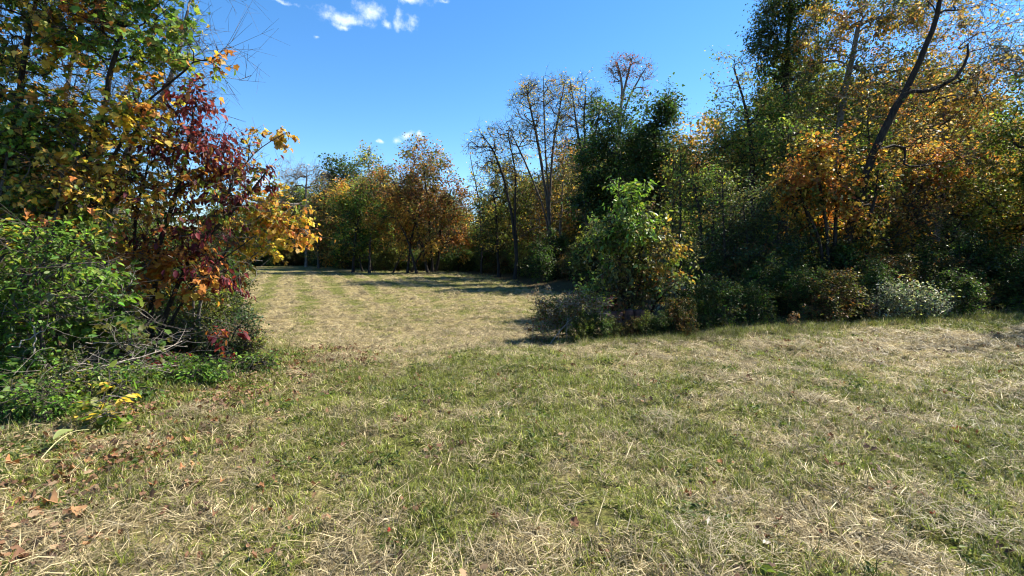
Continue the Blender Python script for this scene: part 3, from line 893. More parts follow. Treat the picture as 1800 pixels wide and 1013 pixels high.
tree('low_shrub', 'mixed yellow green weeds between the yellow sapling and the dead branches', 'plant', 150, 4.9,
     [(150, 710, 60, 30), (230, 720, 50, 20), (100, 690, 50, 30), (190, 680, 50, 20)], PAL(ygreen=2, mgreen=2, green=2, olive=1, yellow=.4),
     r=0.008, ncl=110, nleaf=18, lsize=0.045, tmpl='oval', twl=0.16, ntw=4, spread=0.05, seed=15, stems=5, stem_spread=0.35, crown_name='foliage', r_tip=0.003)

tree('low_shrub', 'bright green weeds beside the red dogwood sprout at the field edge', 'plant', 425, 6.25,
     [(400, 668, 45, 14), (440, 652, 36, 16), (465, 640, 26, 18, PAL(olive=2, mgreen=2, ygreen=1)), (350, 690, 40, 12)], low,
     r=0.008, ncl=100, nleaf=18, lsize=0.045, tmpl='oval', twl=0.16, ntw=4, spread=0.03, seed=16, stems=5, stem_spread=0.35, crown_name='foliage', r_tip=0.003, subtw=1)
def tangle(label, boxes, n, seed):
    rng = np.random.default_rng(seed); g = Geo(); base = None
    for i in range(n):
        x0, x1, y0, y1, d0_, d1_ = boxes[i % len(boxes)]
        px = rng.uniform(x0, x1); py = rng.uniform(y0, y1); d = rng.uniform(d0_, d1_)
        p = P(px, py, d); gz = float(height(p[0], p[1]))
        if base is None: base = np.array([p[0], p[1], gz])
        a = rng.uniform(0, 6.28); el = rng.normal(.1, .35); ln = rng.uniform(.25, .95)
        dv = np.array([math.cos(a) * math.cos(el), .6 * math.sin(a) * math.cos(el), math.sin(el)])
        t = np.linspace(-.5, .5, 8)[:, None]
        q = p + dv * t * ln + rng.normal(0, .10, 3) * (t * t * 4 - .5) * ln + np.cumsum(rng.normal(0, .006, (8, 3)), 0)
        q[:, 2] = np.maximum(q[:, 2], height(q[:, 0], q[:, 1]) + .01)
        r0 = rng.uniform(.0018, .0045)
        g.add(*tube(q, np.linspace(r0, r0 * .5, 8), 3))
    o = link('vine_tangle', g.mesh('vine_tangle', BARK_GREY, base), None, base, label, 'vines', kind='stuff')
tangle('tangle of thin dry grey vine stems through the near green shrub', [(-20, 250, 480, 700, 4.9, 5.8), (0, 160, 620, 720, 4.6, 5.0)], 70, 51)
tangle('tangle of pale dry stems under the dogwood and dark shrub', [(180, 440, 560, 680, 5.6, 6.6), (230, 350, 640, 690, 5.6, 6.0)], 70, 52)
tangle('tangle of dry twigs hanging inside the maroon dogwood crown', [(200, 470, 300, 560, 6.4, 7.6)], 80, 53)

# dead grey branches lying against the thicket
def dead_branch(label, pts, r, seed, n=7):
    rng = np.random.default_rng(seed)
    W = np.array([P(a, b, d) for a, b, d in pts])
    gz = height(W[:, 0], W[:, 1]) + r
    W[:, 2] = np.maximum(W[:, 2], gz)
    base = W[0].copy()
    s = np.linspace(0, len(W) - 1, 14)
    q = np.stack([np.interp(s, np.arange(len(W)), W[:, i]) for i in range(3)], 1)
    q[1:-1] = .25 * q[:-2] + .5 * q[1:-1] + .25 * q[2:]
    q[1:-1] += rng.normal(0, 0.012, (12, 3))
    g = Geo(); g.add(*tube(q, np.linspace(r, r * 0.3, 14), 6))
    o = link('dead_branch', g.mesh('dead_branch', BARK_PALE, base), None, base, label, 'branch', 'dead branches on the left thicket')
    g2 = Geo()
    for i in range(n):
        k = rng.integers(3, 13); d = q[k] - q[k - 1]; d /= np.linalg.norm(d)
        dv = d * 0.8 + rng.normal(0, 0.5, 3); dv /= np.linalg.norm(dv)
        ln = rng.uniform(0.2, 0.6); t = np.linspace(0, 1, 6)[:, None]
        pp = q[k] + dv * t * ln + rng.normal(0, 0.08, 3) * t * t * ln * 2 + rng.normal(0, 0.008, (6, 3)) * t
        g2.add(*tube(pp, np.linspace(r * 0.4, r * 0.12, 6), 3))
    link('twigs', g2.mesh('twigs', BARK_PALE, base), o)
dead_branch('long dead grey branch lying diagonally across the green shrubs', [(10, 690, 4.7), (120, 655, 5.2), (250, 630, 5.7), (320, 600, 6.2)], 0.014, 1, 9)
dead_branch('straight thin dead stem held level among the shrub leaves', [(150, 603, 5.5), (230, 606, 5.9), (330, 610, 6.3)], 0.010, 2, 5)
dead_branch('lower dead branch resting near the bank below the longest one', [(20, 705, 4.6), (80, 680, 4.9), (180, 660, 5.2), (290, 640, 5.7)], 0.010, 3, 9)
dead_branch('forked dead branch with curled twig tips over the dogwood sprout', [(130, 640, 5.3), (220, 650, 5.6), (300, 645, 5.9), (350, 625, 6.2)], 0.009, 4, 9)
dead_branch('crooked dead vine stem hanging in front of orange sapling leaves', [(110, 525, 5.6), (180, 520, 5.9), (225, 530, 6.1), (262, 560, 6.3)], 0.011, 5, 4)
dead_branch('thin crossing dead stick in the green shrub foliage', [(20, 610, 4.8), (70, 585, 5.0), (130, 545, 5.2)], 0.008, 6, 6)
dead_branch('dead stick leaning upright through the near green shrub', [(60, 620, 4.9), (62, 570, 5.0), (38, 520, 5.1)], 0.008, 7, 5)

# ------------------------------------------------------------------ shrub on the old wall, right of the field
SH = PAL(mgreen=2, ygreen=2, pale=1, olive=1)
tree('tall_shrub', 'lone rounded shrub with glossy green to gold leaves growing over the ruined wall', 'shrub', 1105, 10.2,
     [(1110, 352, 40, 26, PAL(bright=3, mgreen=2, ygreen=1)), (1095, 330, 18, 12, PAL(bright=3, mgreen=1)), (1100, 395, 58, 36, PAL(bright=1, mgreen=2, ygreen=1.5, olive=1, pale=.8)), (1135, 435, 60, 34, PAL(olive=2, ygreen=1.5, gold=1.2, pale=1, dolive=1)), (1205, 470, 20, 14, PAL(pale=1, olive=1), .7),
      (1158, 478, 45, 34, PAL(gold=2, orange=.8, olive=1, ygreen=1.4, pale=1)), (1175, 515, 40, 28, PAL(silver=3, pale=2, mgreen=1, tan=1.5), 1.6), (1072, 430, 42, 50, PAL(green=2, mgreen=2, olive=2)),
      (1100, 510, 60, 45, PAL(dolive=2, olive=2, brown=1)), (1060, 515, 36, 26, PAL(mgreen=2, ygreen=2))], SH,
     r=0.045, ncl=360, nleaf=22, lsize=0.084, tmpl='oval', twl=0.34, ntw=4, spread=0.05, seed=20, subtw=1, stems=5, stem_spread=0.3, bark=BARK_DARK, big=300, mat=LEAF_GLOSS, droop=0.5)
tree('bramble_bush', 'low brownish bramble bush at the left end of the ruined wall', 'bush', 1000, 9.6,
     [(1000, 545, 55, 30), (965, 560, 28, 28), (1040, 545, 40, 30), (985, 580, 45, 16, PAL(mgreen=3, green=2))], PAL(brown=2, olive=3, green=1.6, rust=.6, ygreen=1, tan=.4),
     r=0.012, ncl=170, nleaf=26, lsize=0.045, tmpl='oval', twl=0.25, ntw=5, spread=0.05, seed=21, stems=7, stem_spread=0.45, bark=BARK_PALE, crown_name='foliage', r_tip=0.004, subtw=1)
tree('goldenrod_stalk', 'dry tan goldenrod stalks with drooping seed heads above the bramble bush', 'plant', 958, 9.5,
     [(960, 505, 10, 6), (938, 516, 9, 6), (950, 530, 10, 8)], PAL(tan=3, brown=1), r=0.008, ncl=14, nleaf=24, lsize=0.03, twl=0.1, ntw=4, spread=0.03, seed=22,
     stems=4, stem_spread=0.08, bark=BARK_PALE, r_tip=0.003, crown_name='seed_heads', mat=LEAF_DRY)
tree('sumac_sprig', 'small crimson sprig of leaves beside the wall top', 'plant', 1072, 9.55,
     [(1070, 535, 9, 9), (1064, 528, 6, 5)], PAL(red=3, pink=2), r=0.008, ncl=10, nleaf=10, lsize=0.05, twl=0.1, ntw=3, spread=0.03, seed=23, r_tip=0.003, tmpl='oval')
def ruined_wall():
    rng = np.random.default_rng(5)
    m, n, out = base_mat('old_block')
    t = n.nodes.new('ShaderNodeTexNoise'); t.inputs['Scale'].default_value = 9; t.inputs['Detail'].default_value = 7
    tcn = n.nodes.new('ShaderNodeTexCoord'); n.links.new(tcn.outputs['Object'], t.inputs['Vector'])
    oi = n.nodes.new('ShaderNodeObjectInfo')
    cr = n.nodes.new('ShaderNodeValToRGB')
    cr.color_ramp.elements[0].position = 0.3; cr.color_ramp.elements[0].color = (0.03, 0.018, 0.015, 1)
    cr.color_ramp.elements[1].position = 0.75; cr.color_ramp.elements[1].color = (0.17, 0.075, 0.055, 1)
    ma = n.nodes.new('ShaderNodeMath'); ma.operation = 'MULTIPLY_ADD'; n.links.new(oi.outputs['Random'], ma.inputs[0]); ma.inputs[1].default_value = 0.3
    n.links.new(t.outputs['Fac'], ma.inputs[2])
    sb = n.nodes.new('ShaderNodeMath'); sb.operation = 'SUBTRACT'; n.links.new(ma.outputs[0], sb.inputs[0]); sb.inputs[1].default_value = 0.15
    n.links.new(sb.outputs[0], cr.inputs[0])
    pb = n.nodes.new('ShaderNodeBsdfPrincipled'); pb.inputs['Roughness'].default_value = 0.9; n.links.new(cr.outputs[0], pb.inputs['Base Color'])
    bp = n.nodes.new('ShaderNodeBump'); bp.inputs['Distance'].default_value = 0.02; n.links.new(t.outputs['Fac'], bp.inputs['Height']); n.links.new(bp.outputs[0], pb.inputs['Normal'])
    n.links.new(pb.outputs[0], out.inputs[0])
    a = P(1052, 560, 9.75); b = P(1195, 560, 9.9)
    base = np.array([(a[0] + b[0]) / 2, (a[1] + b[1]) / 2, 0.0]); base[2] = float(height(base[0], base[1])) - 0.05
    ang = math.atan2(b[1] - a[1], b[0] - a[0]); Ln = float(np.hypot(*(b - a)[:2]))
    root = link('ruined_wall', None, None, base, 'low ruined wall of reddish brown stone blocks under the lone shrub', 'wall')
    root.rotation_euler = (0, 0, ang)
    def block(w_, d_, h_):
        import itertools
        V = np.array(list(itertools.product((-1, 1), (-1, 1), (-1, 1))), float) * np.array([w_, d_, h_]) / 2
        bmv = []
        c = 0.035
        for v in V:                                   # chamfered corners: three points per corner
            for ax in range(3):
                p = v.copy(); p[ax] -= np.sign(p[ax]) * c
                bmv.append(p + rng.normal(0, 0.016, 3))
        import bmesh
        bm = bmesh.new(); vs = [bm.verts.new(p) for p in bmv]
        bmesh.ops.convex_hull(bm, input=vs)
        me = bpy.data.meshes.new('stone'); bm.to_mesh(me); bm.free(); me.materials.append(m)
        return me
    protos = [block(*s) for s in ((.44, .26, .17), (.26, .24, .21), (.52, .25, .18), (.22, .25, .22), (.36, .26, .19))]
    wds = [.44, .26, .52, .22, .36]
    z = 0.08
    for course in range(3):
        x = -Ln / 2 + rng.uniform(0, 0.12)
        lim = Ln / 2 - (0.0, 0.25, 0.8)[course]
        while x < lim:
            k = rng.integers(0, 5)
            o = link('stone', protos[k], root)
            o.location = (x + wds[k] / 2, rng.normal(0, 0.03), z + rng.normal(0, 0.008))
            o.rotation_euler = (rng.normal(0, .04), rng.normal(0, 0.04), rng.normal(0, 0.08))
            x += wds[k] + 0.014
        z += 0.196
ruined_wall()

# ------------------------------------------------------------------ right-hand wood, front row
tree('leaning_tree', 'tall tree with thick dark trunk leaning right and bare upper branches', 'tree', 1478, 12.5,
     [(1720, 30, 70, 50, PAL(tan=1, gold=1), .8), (1640, -40, 90, 60), (1740, 100, 60, 30), (1560, 160, 60, 60), (1690, 180, 50, 50), (1590, 380, 60, 60), (1660, 270, 70, 40)], PAL(gold=2, orange=1, tan=1, olive=1),
     paths=[[(1482, 480), (1503, 360), (1538, 255), (1585, 165), (1622, 90), (1648, 0), (1668, -120)]], r=0.135, bend=0.12, ncl=240, nleaf=7, lsize=0.09, twl=0.8, ntw=4, subtw=2, spread=0.1,
     seed=30, bark=BARK_DARK, twig_r=0.005, r_tip=0.0035)
OR = PAL(orange=1.3, gold=2.6, dorange=1, yellow=.8, olive=2, rust=.6)
tree('orange_maple', 'orange leaved maple in front of the leaning trunk', 'tree', 1446, 12.5,
     [(1430, 300, 65, 55), (1480, 270, 60, 45), (1400, 340, 45, 40), (1450, 380, 50, 35), (1482, 465, 46, 26), (1500, 410, 40, 40, PAL(gold=2, olive=2, orange=1))], OR, r=0.07, ncl=170, nleaf=26, lsize=0.10, tmpl='lobed', twl=0.4, ntw=4,
     spread=0.09, seed=31, stems=3, bark=BARK_DARK, droop=0.4)
tree('orange_maple', 'orange and tan maple leaning right of the leaning trunk', 'tree', 1552, 13.2,
     [(1620, 330, 65, 40), (1570, 380, 50, 45, PAL(gold=2, olive=2, orange=1)), (1650, 290, 60, 40), (1540, 440, 50, 40, PAL(olive=2, gold=1, green=1))], PAL(orange=1.2, gold=1.6, tan=1.2, olive=2.4, dorange=.6, ygreen=.8),
     path=[(1555, 480), (1575, 400), (1620, 330)], r=0.06, ncl=150, nleaf=24, lsize=0.10, tmpl='lobed', twl=0.4, ntw=4, spread=0.09, seed=32, bark=BARK_DARK)
OG = PAL(olive=3.4, gold=1.8, dolive=2, yellow=.7, orange=.4, green=1.2, ygreen=.8)
tree('golden_tree', 'tall golden olive tree with fluttering leaves left of the leaning trunk top', 'tree', 1462, 16.0,
     [(1540, 10, 90, 50), (1640, 30, 60, 60, PAL(gold=2, orange=1, olive=2)), (1500, 60, 90, 55, PAL(gold=2.5, olive=2, orange=1, yellow=1)), (1440, 130, 70, 60), (1540, 130, 80, 60), (1470, 200, 90, 60), (1590, 60, 70, 50, PAL(gold=2, orange=1, olive=1)), (1560, 220, 60, 50), (1450, -40, 80, 50)], OG,
     path=[(1458, 420), (1462, 300), (1480, 180), (1510, 40)], r=0.14, ncl=460, nleaf=32, lsize=0.095, twl=0.5, ntw=5, spread=0.12, seed=33, bark=BARK_GREY)
tree('dark_oak', 'tall dark green oak rising behind the golden tree', 'tree', 1375, 17.5,
     [(1420, 30, 50, 50), (1360, 10, 40, 50), (1390, 20, 50, 60), (1350, 100, 45, 50), (1410, 100, 45, 60), (1380, 180, 60, 55), (1340, 60, 30, 30), (1400, 260, 60, 60)], PAL(dgreen=3, dolive=3, olive=1.5, green=1),
     path=[(1378, 420), (1380, 250), (1385, 100), (1390, 0)], r=0.16, ncl=380, nleaf=36, lsize=0.10, twl=0.5, ntw=5, spread=0.13, seed=34, bark=BARK_DARK)
tree('ash_tree', 'slim tree with pale sparse leaf tips and dark forked trunk', 'tree', 1322, 15.2,
     [(1285, 130, 40, 36, PAL(pale=2, tan=1, ygreen=1), .6), (1270, 200, 40, 30, PAL(pale=2, ygreen=2), .6), (1330, 190, 40, 50), (1300, 260, 60, 50), (1350, 280, 40, 50), (1270, 270, 40, 30)], PAL(olive=2, ygreen=1.6, green=1.5, gold=.8),
     path=[(1325, 400), (1322, 290), (1312, 200), (1290, 120)], r=0.10, ncl=190, nleaf=24, lsize=0.095, twl=0.5, ntw=4, spread=0.11, seed=35, bark=BARK_DARK)
tree('fine_leaved_bush', 'tall dense dark grey green bush with fine leaves right of the lone shrub', 'bush', 1300, 12.4,
     [(1305, 370, 55, 55, PAL(dolive=2, bluegreen=3, olive=1, mgreen=.7)), (1290, 450, 75, 60), (1350, 440, 60, 70), (1260, 530, 50, 50), (1340, 540, 80, 45), (1270, 320, 35, 30, PAL(mgreen=2, ygreen=1.5, olive=1))],
     PAL(bluegreen=3, dgreen=3, dolive=2), r=0.05, ncl=420, nleaf=46, lsize=0.048, twl=0.35, ntw=5, spread=0.09, seed=36, stems=6, stem_spread=0.4, bark=BARK_DARK, crown_name='foliage')
tree('silver_bush', 'rounded bush with pale shiny silver green leaves at the foot of the wood', 'bush', 1585, 10.0,
     [(1585, 520, 55, 24), (1560, 545, 50, 22), (1625, 535, 40, 24)], PAL(silver=5, pale=.6, bluegreen=1), r=0.02, ncl=150, nleaf=34, lsize=0.045, tmpl='oval', twl=0.25, ntw=5, spread=0.07, seed=37,
     stems=6, stem_spread=0.3, crown_name='foliage', mat=LEAF_GLOSS)
tree('beech_tree', 'broad tree with glossy layered green leaves at the right edge of the wood', 'tree', 1700, 13.2,
     [(1680, 420, 70, 50), (1740, 470, 70, 50), (1640, 460, 50, 40), (1760, 390, 60, 50, PAL(olive=2, green=2, gold=1)), (1700, 350, 60, 40, PAL(olive=2, gold=1, ygreen=1))],
     PAL(green=2, mgreen=2, silver=1, olive=1.5, pale=.5), r=0.08, ncl=230, nleaf=30, lsize=0.085, tmpl='oval', twl=0.4, ntw=5, spread=0.10, seed=38, stems=2, mat=LEAF_GLOSS, bark=BARK_DARK)
tree('hickory_tree', 'yellow green tree with gold lower leaves standing beyond the glossy beech', 'tree', 1800, 12.6,
     [(1770, 280, 80, 60), (1830, 200, 70, 70), (1810, 360, 80, 60, PAL(gold=2, olive=2, ygreen=1)), (1800, 420, 60, 40, PAL(gold=3, orange=1, olive=1)), (1860, 320, 80, 100)], PAL(olive=2.5, ygreen=2, gold=1.2, green=1),
     r=0.12, ncl=260, nleaf=30, lsize=0.10, twl=0.45, ntw=5, spread=0.12, seed=39, bark=BARK_DARK)
tree('locust_tree', 'thin topped tree with bluish dark sparse leaves rising above the hickory', 'tree', 1790, 15.5,
     [(1770, 120, 60, 40), (1800, 170, 50, 40), (1740, 90, 40, 30), (1830, 90, 60, 60)], PAL(bluegreen=3, dolive=2, olive=1), r=0.10, ncl=130, nleaf=26, lsize=0.075, twl=0.5, ntw=4, spread=0.12, seed=40, bark=BARK_GREY)
tree('rusty_oak', 'oak with bronze orange leaves between the leaning trunk and the hickory', 'tree', 1640, 17.0,
     [(1660, 190, 80, 60), (1720, 150, 50, 40), (1610, 250, 70, 60), (1700, 260, 60, 60), (1640, 130, 50, 40)], PAL(rust=1.6, gold=1.6, orange=.7, olive=2.6, tan=.6), r=0.13, ncl=250, nleaf=30, lsize=0.105, twl=0.5, ntw=5, spread=0.13, seed=41, bark=BARK_GREY)

# middle distance
DG = PAL(dgreen=4, green=1.5, dolive=2)
tree('maple_tree', 'dark green round crowned tree at the inner corner of the wood', 'tree', 1165, 26.5,
     [(1165, 195, 36, 34), (1150, 255, 45, 50), (1175, 300, 40, 50), (1130, 320, 40, 50), (1160, 380, 40, 30)], DG, r=0.17, ncl=300, nleaf=50, lsize=0.135, twl=0.6, ntw=5, spread=0.18, seed=42, bark=BARK_DARK, twig_r=0.006)
tree('maple_tree', 'dark green tree with broad blue green crown beside the corner tree', 'tree', 1070, 28.0,
     [(1075, 205, 40, 40), (1050, 270, 45, 50), (1100, 270, 40, 50), (1080, 340, 55, 50), (1040, 350, 40, 50)], PAL(dgreen=3, bluegreen=2, green=2, dolive=1), r=0.17, ncl=310, nleaf=50, lsize=0.135, twl=0.6, ntw=5, spread=0.18, seed=43, bark=BARK_DARK, twig_r=0.006)
tree('golden_tree', 'gold and bronze tree between the corner tree and the slim ash', 'tree', 1222, 24.5,
     [(1220, 240, 40, 34), (1200, 300, 40, 50), (1245, 310, 35, 60), (1215, 370, 45, 40, PAL(olive=2, ygreen=1, gold=1)), (1230, 430, 50, 40, PAL(olive=2, dolive=1, ygreen=1))], PAL(gold=3, rust=1.5, olive=2, orange=.8), r=0.12, ncl=220, nleaf=28, lsize=0.135, twl=0.5, ntw=5, spread=0.16, seed=44, bark=BARK_DARK, twig_r=0.006)
tree('cherry_tree', 'tall thin tree with a sparse reddish tip above the dark green crowns', 'tree', 1092, 32.0,
     [(1105, 115, 40, 18), (1085, 130, 25, 16), (1130, 130, 20, 14), (1110, 160, 30, 16)], PAL(rust=3, pink=1, brown=2), paths=[[(1092, 380), (1088, 230), (1096, 150), (1085, 110)], [(1092, 380), (1088, 230), (1096, 160), (1112, 100)], [(1092, 380), (1089, 230), (1105, 170), (1135, 120)]], r=0.10, ncl=90, nleaf=9, lsize=0.10, twl=0.6, ntw=4, subtw=1, spread=0.15, seed=45, twig_r=0.009, bark=BARK_GREY, r_tip=0.012)
SP = PAL(yellow=1.5, pale=2, tan=1.5, gold=1)
tree('walnut_tree', 'tall nearly bare tree with thin yellow leaves and long straight trunk', 'tree', 1028, 31.5,
     [(1025, 180, 30, 40), (1000, 230, 25, 40), (1045, 210, 20, 40), (1020, 290, 30, 30), (1005, 150, 18, 20)], SP, paths=[[(1033, 420), (1030, 330), (1012, 220), (1003, 145)], [(1033, 420), (1031, 330), (1026, 230), (1030, 150)], [(1033, 420), (1032, 330), (1044, 250), (1056, 180)]], r=0.11, ncl=190, nleaf=9, lsize=0.11, twl=0.7, ntw=4, subtw=2, spread=0.12, seed=46, twig_r=0.009, bark=BARK, r_tip=0.012)
tree('walnut_tree', 'tall forked nearly bare tree with wide fan of fine branches', 'tree', 962, 32.5,
     [(955, 170, 40, 36), (925, 180, 25, 40), (990, 175, 22, 40), (960, 240, 40, 40), (910, 240, 30, 34)], SP, paths=[[(968, 430), (963, 360), (945, 250), (925, 150)], [(968, 430), (965, 360), (958, 240), (955, 135)], [(968, 430), (966, 360), (972, 250), (992, 150)], [(968, 430), (958, 370), (920, 280), (890, 215)]], r=0.11, ncl=280, nleaf=8, lsize=0.11, twl=0.7, ntw=4, subtw=2, spread=0.12, seed=47, twig_r=0.009, bark=BARK, r_tip=0.012)
tree('walnut_tree', 'bare tree whose dark trunk bends left over the field corner', 'tree', 905, 33.0,
     [(860, 245, 30, 24), (880, 230, 25, 22), (850, 290, 25, 25), (895, 300, 30, 40), (835, 250, 15, 20)], SP, paths=[[(908, 450), (900, 380), (886, 310), (866, 260), (845, 235)], [(908, 450), (904, 380), (905, 300), (893, 235)]], r=0.11, ncl=150, nleaf=8, lsize=0.12, twl=0.7, ntw=4, subtw=2, spread=0.18, seed=48, twig_r=0.009, bark=BARK_DARK, r_tip=0.012)
tree('elm_tree', 'olive yellow bushy tree under the bending bare trunk', 'tree', 878, 35.5,
     [(885, 310, 40, 40), (870, 370, 45, 40), (920, 340, 40, 40), (900, 400, 45, 30), (860, 420, 40, 25)], PAL(olive=3, ygreen=1.5, gold=1.2, dolive=2), r=0.12, ncl=260, nleaf=28, lsize=0.14, twl=0.6, ntw=5, spread=0.16, subtw=1, seed=49, twig_r=0.008, bark=BARK_DARK)
tree('elm_tree', 'greyish tree with thinning bronze leaves beside the long straight trunk', 'tree', 985, 34.5,
     [(990, 310, 40, 40), (960, 350, 40, 40), (1010, 370, 40, 40), (940, 400, 40, 30), (1000, 270, 30, 24, PAL(gold=2, orange=1, olive=1))], PAL(olive=2, brown=2, dolive=2, gold=1), r=0.13, ncl=190, nleaf=18, lsize=0.16, twl=0.7, ntw=5, subtw=1, spread=0.2, seed=50, twig_r=0.008, bark=BARK_GREY)
tree('ash_sapling', 'thin young tree with sparse yellow leaves in the gap beside the rust maple', 'tree', 846, 39.5,
     [(845, 400, 24, 30), (838, 330, 16, 36), (855, 360, 20, 30)], PAL(yellow=2, ygreen=2, olive=1, tan=1), path=[(847, 440), (842, 360), (826, 270)], r=0.09, ncl=70, nleaf=8, lsize=0.16, twl=0.7, ntw=4, subtw=1, spread=0.18, seed=51, twig_r=0.009, bark=BARK_DARK, r_tip=0.01)
# far end of the field
RU = PAL(rust=2.6, dorange=.7, gold=.8, olive=1.8, brown=2.4, dolive=.8)
tree('rust_maple', 'big rust orange maple clump on many stems at the far end of the field', 'tree', 742, 41.5,
     [(745, 300, 50, 30), (690, 330, 50, 40), (795, 345, 42, 40), (740, 365, 60, 40), (690, 385, 45, 36, PAL(rust=1, olive=2, gold=2, dorange=1)), (800, 395, 28, 40), (740, 425, 60, 30, PAL(olive=2, gold=2, rust=1)), (810, 430, 24, 24, PAL(dorange=2, gold=2, orange=1))], RU,
     r=0.13, ncl=520, nleaf=32, lsize=0.17, twl=0.7, ntw=5, spread=0.2, seed=52, stems=7, stem_spread=1.2, bark=BARK_DARK, twig_r=0.009)
tree('aspen_tree', 'taller thin crowned bronze tree standing behind the rust maple', 'tree', 735, 47.0,
     [(738, 262, 32, 20), (725, 285, 30, 24), (760, 285, 26, 24), (740, 330, 40, 40)], PAL(olive=2, rust=2, tan=1, gold=1), r=0.16, ncl=130, nleaf=18, lsize=0.2, twl=0.8, ntw=5, spread=0.25, seed=53, twig_r=0.01)
tree('green_maple', 'green and yellow maple at the left of the rust maple', 'tree', 632, 43.0,
     [(610, 385, 30, 40), (640, 345, 36, 30), (655, 400, 36, 40), (620, 430, 40, 28), (600, 340, 24, 24, PAL(gold=2, ygreen=1, orange=1))], PAL(green=2.5, ygreen=1.5, dgreen=2, olive=2, gold=.5), r=0.13, ncl=230, nleaf=30, lsize=0.19, twl=0.7, ntw=5, spread=0.22, seed=54, stems=4, stem_spread=1.0, bark=BARK_DARK, twig_r=0.009)
tree('dark_oak', 'dark evergreen looking round tree far behind the green and yellow maple', 'tree', 597, 60.0,
     [(595, 288, 26, 20), (590, 315, 30, 24), (610, 310, 22, 22), (595, 350, 34, 30)], DG, r=0.2, ncl=150, nleaf=26, lsize=0.26, twl=0.9, ntw=5, spread=0.3, seed=55, twig_r=0.012)
tree('poplar_tree', 'pale yellow green tree far behind next to the round dark one', 'tree', 655, 57.0,
     [(640, 272, 16, 18), (650, 300, 28, 24), (665, 330, 36, 26), (630, 330, 30, 20)], PAL(pale=2, ygreen=2, olive=2, tan=1), r=0.18, ncl=130, nleaf=22, lsize=0.24, twl=0.9, ntw=5, spread=0.28, seed=56, twig_r=0.012)
tree('brown_tree', 'brownish olive tree at the far field corner behind the young maple', 'tree', 560, 51.0,
     [(565, 345, 30, 30), (550, 385, 34, 36), (575, 410, 30, 36), (545, 425, 30, 24)], PAL(olive=2, brown=2, gold=1.2, dolive=1), r=0.15, ncl=170, nleaf=24, lsize=0.22, twl=0.8, ntw=5, spread=0.26, seed=57, twig_r=0.01)
tree('bare_tree', 'grey leafless tree above the far field corner', 'tree', 538, 54.0,
     [(540, 305, 26, 22), (515, 320, 22, 22), (560, 320, 20, 20), (500, 300, 14, 18)], PAL(tan=1), r=0.15, ncl=100, nleaf=1, lsize=0.2, twl=1.2, ntw=5, subtw=2, spread=0.2, seed=58, twig_r=0.012, bark=BARK_GREY, r_tip=0.014)

# tall weeds: ragged stalks at the edges of lawn and thicket
def weed_proto(pal, seed):
    y = 10.0; s_ = F_PX / zc(y); gz = float(height(0.0, y)); r_ = np.random.default_rng(seed)
    bl = [(900 + x * s_, HORIZON - (gz + z - CAM_Z) * s_, rx * s_, rz * s_) for x, z, rx, rz in ((0, .75, .12, .2), (-.18, .5, .12, .25), (.2, .6, .1, .3), (.05, .25, .2, .2))]
    return tree('tall_weed', None, 'weed', 900, y, bl, pal, r=0.008, ncl=34, nleaf=14, lsize=0.05, tmpl='oval', twl=0.14, ntw=4, spread=0.02, seed=seed, dk=1.0, bark=BARK_GREY, stems=6, stem_spread=.09, r_tip=0.003, crown_name='foliage')
WEEDS = [('dull green', weed_proto(PAL(olive=2, green=2, dolive=1), 121)), ('dry brown', weed_proto(PAL(brown=2, tan=1, olive=1, rust=.5), 122)), ('fresh green', weed_proto(PAL(mgreen=2, ygreen=1, green=1), 123))]
rq = np.random.default_rng(5150); WU = set()
WPOS = [(1200 + i * 17 + rq.uniform(-9, 9), np.interp(1200 + i * 17, [1200, 1850], [9.6, 10.1]) + rq.uniform(-.1, 1.0), 'on the lawn edge at the foot of the wood') for i in range(38) if i % 2]
WPOS += [(940 + i * 17 + rq.uniform(-9, 9), 9.25 + rq.uniform(-.15, .3), 'around the foot of the lone shrub') for i in range(17) if i % 3 == 0]
WPOS += [(20 + i * 34 + rq.uniform(-12, 12), np.interp(20 + i * 34, [0, 200, 480], [4.0, 4.9, 6.5]) + rq.uniform(0, .4), 'on the bank of the left thicket') for i in range(13) if i % 2]
for px, d, where in WPOS:
    ki = int(rq.choice(3, p=[.5, .25, .25])); nm, root = WEEDS[ki]
    o = root if ki not in WU else copy_tree(root); WU.add(ki)
    X = (px - 900) * zc(d) / F_PX; sc_ = rq.uniform(.22, .7)
    o.location = (X, d, float(height(X, d)) - .02); o.scale = (sc_ * 1.2, sc_ * 1.2, sc_); o.rotation_euler = (rq.normal(0, .15), rq.normal(0, .15), rq.uniform(0, 6.28))
    o['label'] = '%s %s weed %s' % ('short' if sc_ < .45 else 'knee high', nm, where); o['group'] = '%s %s weeds %s' % ('short' if sc_ < .45 else 'knee high', nm, where)

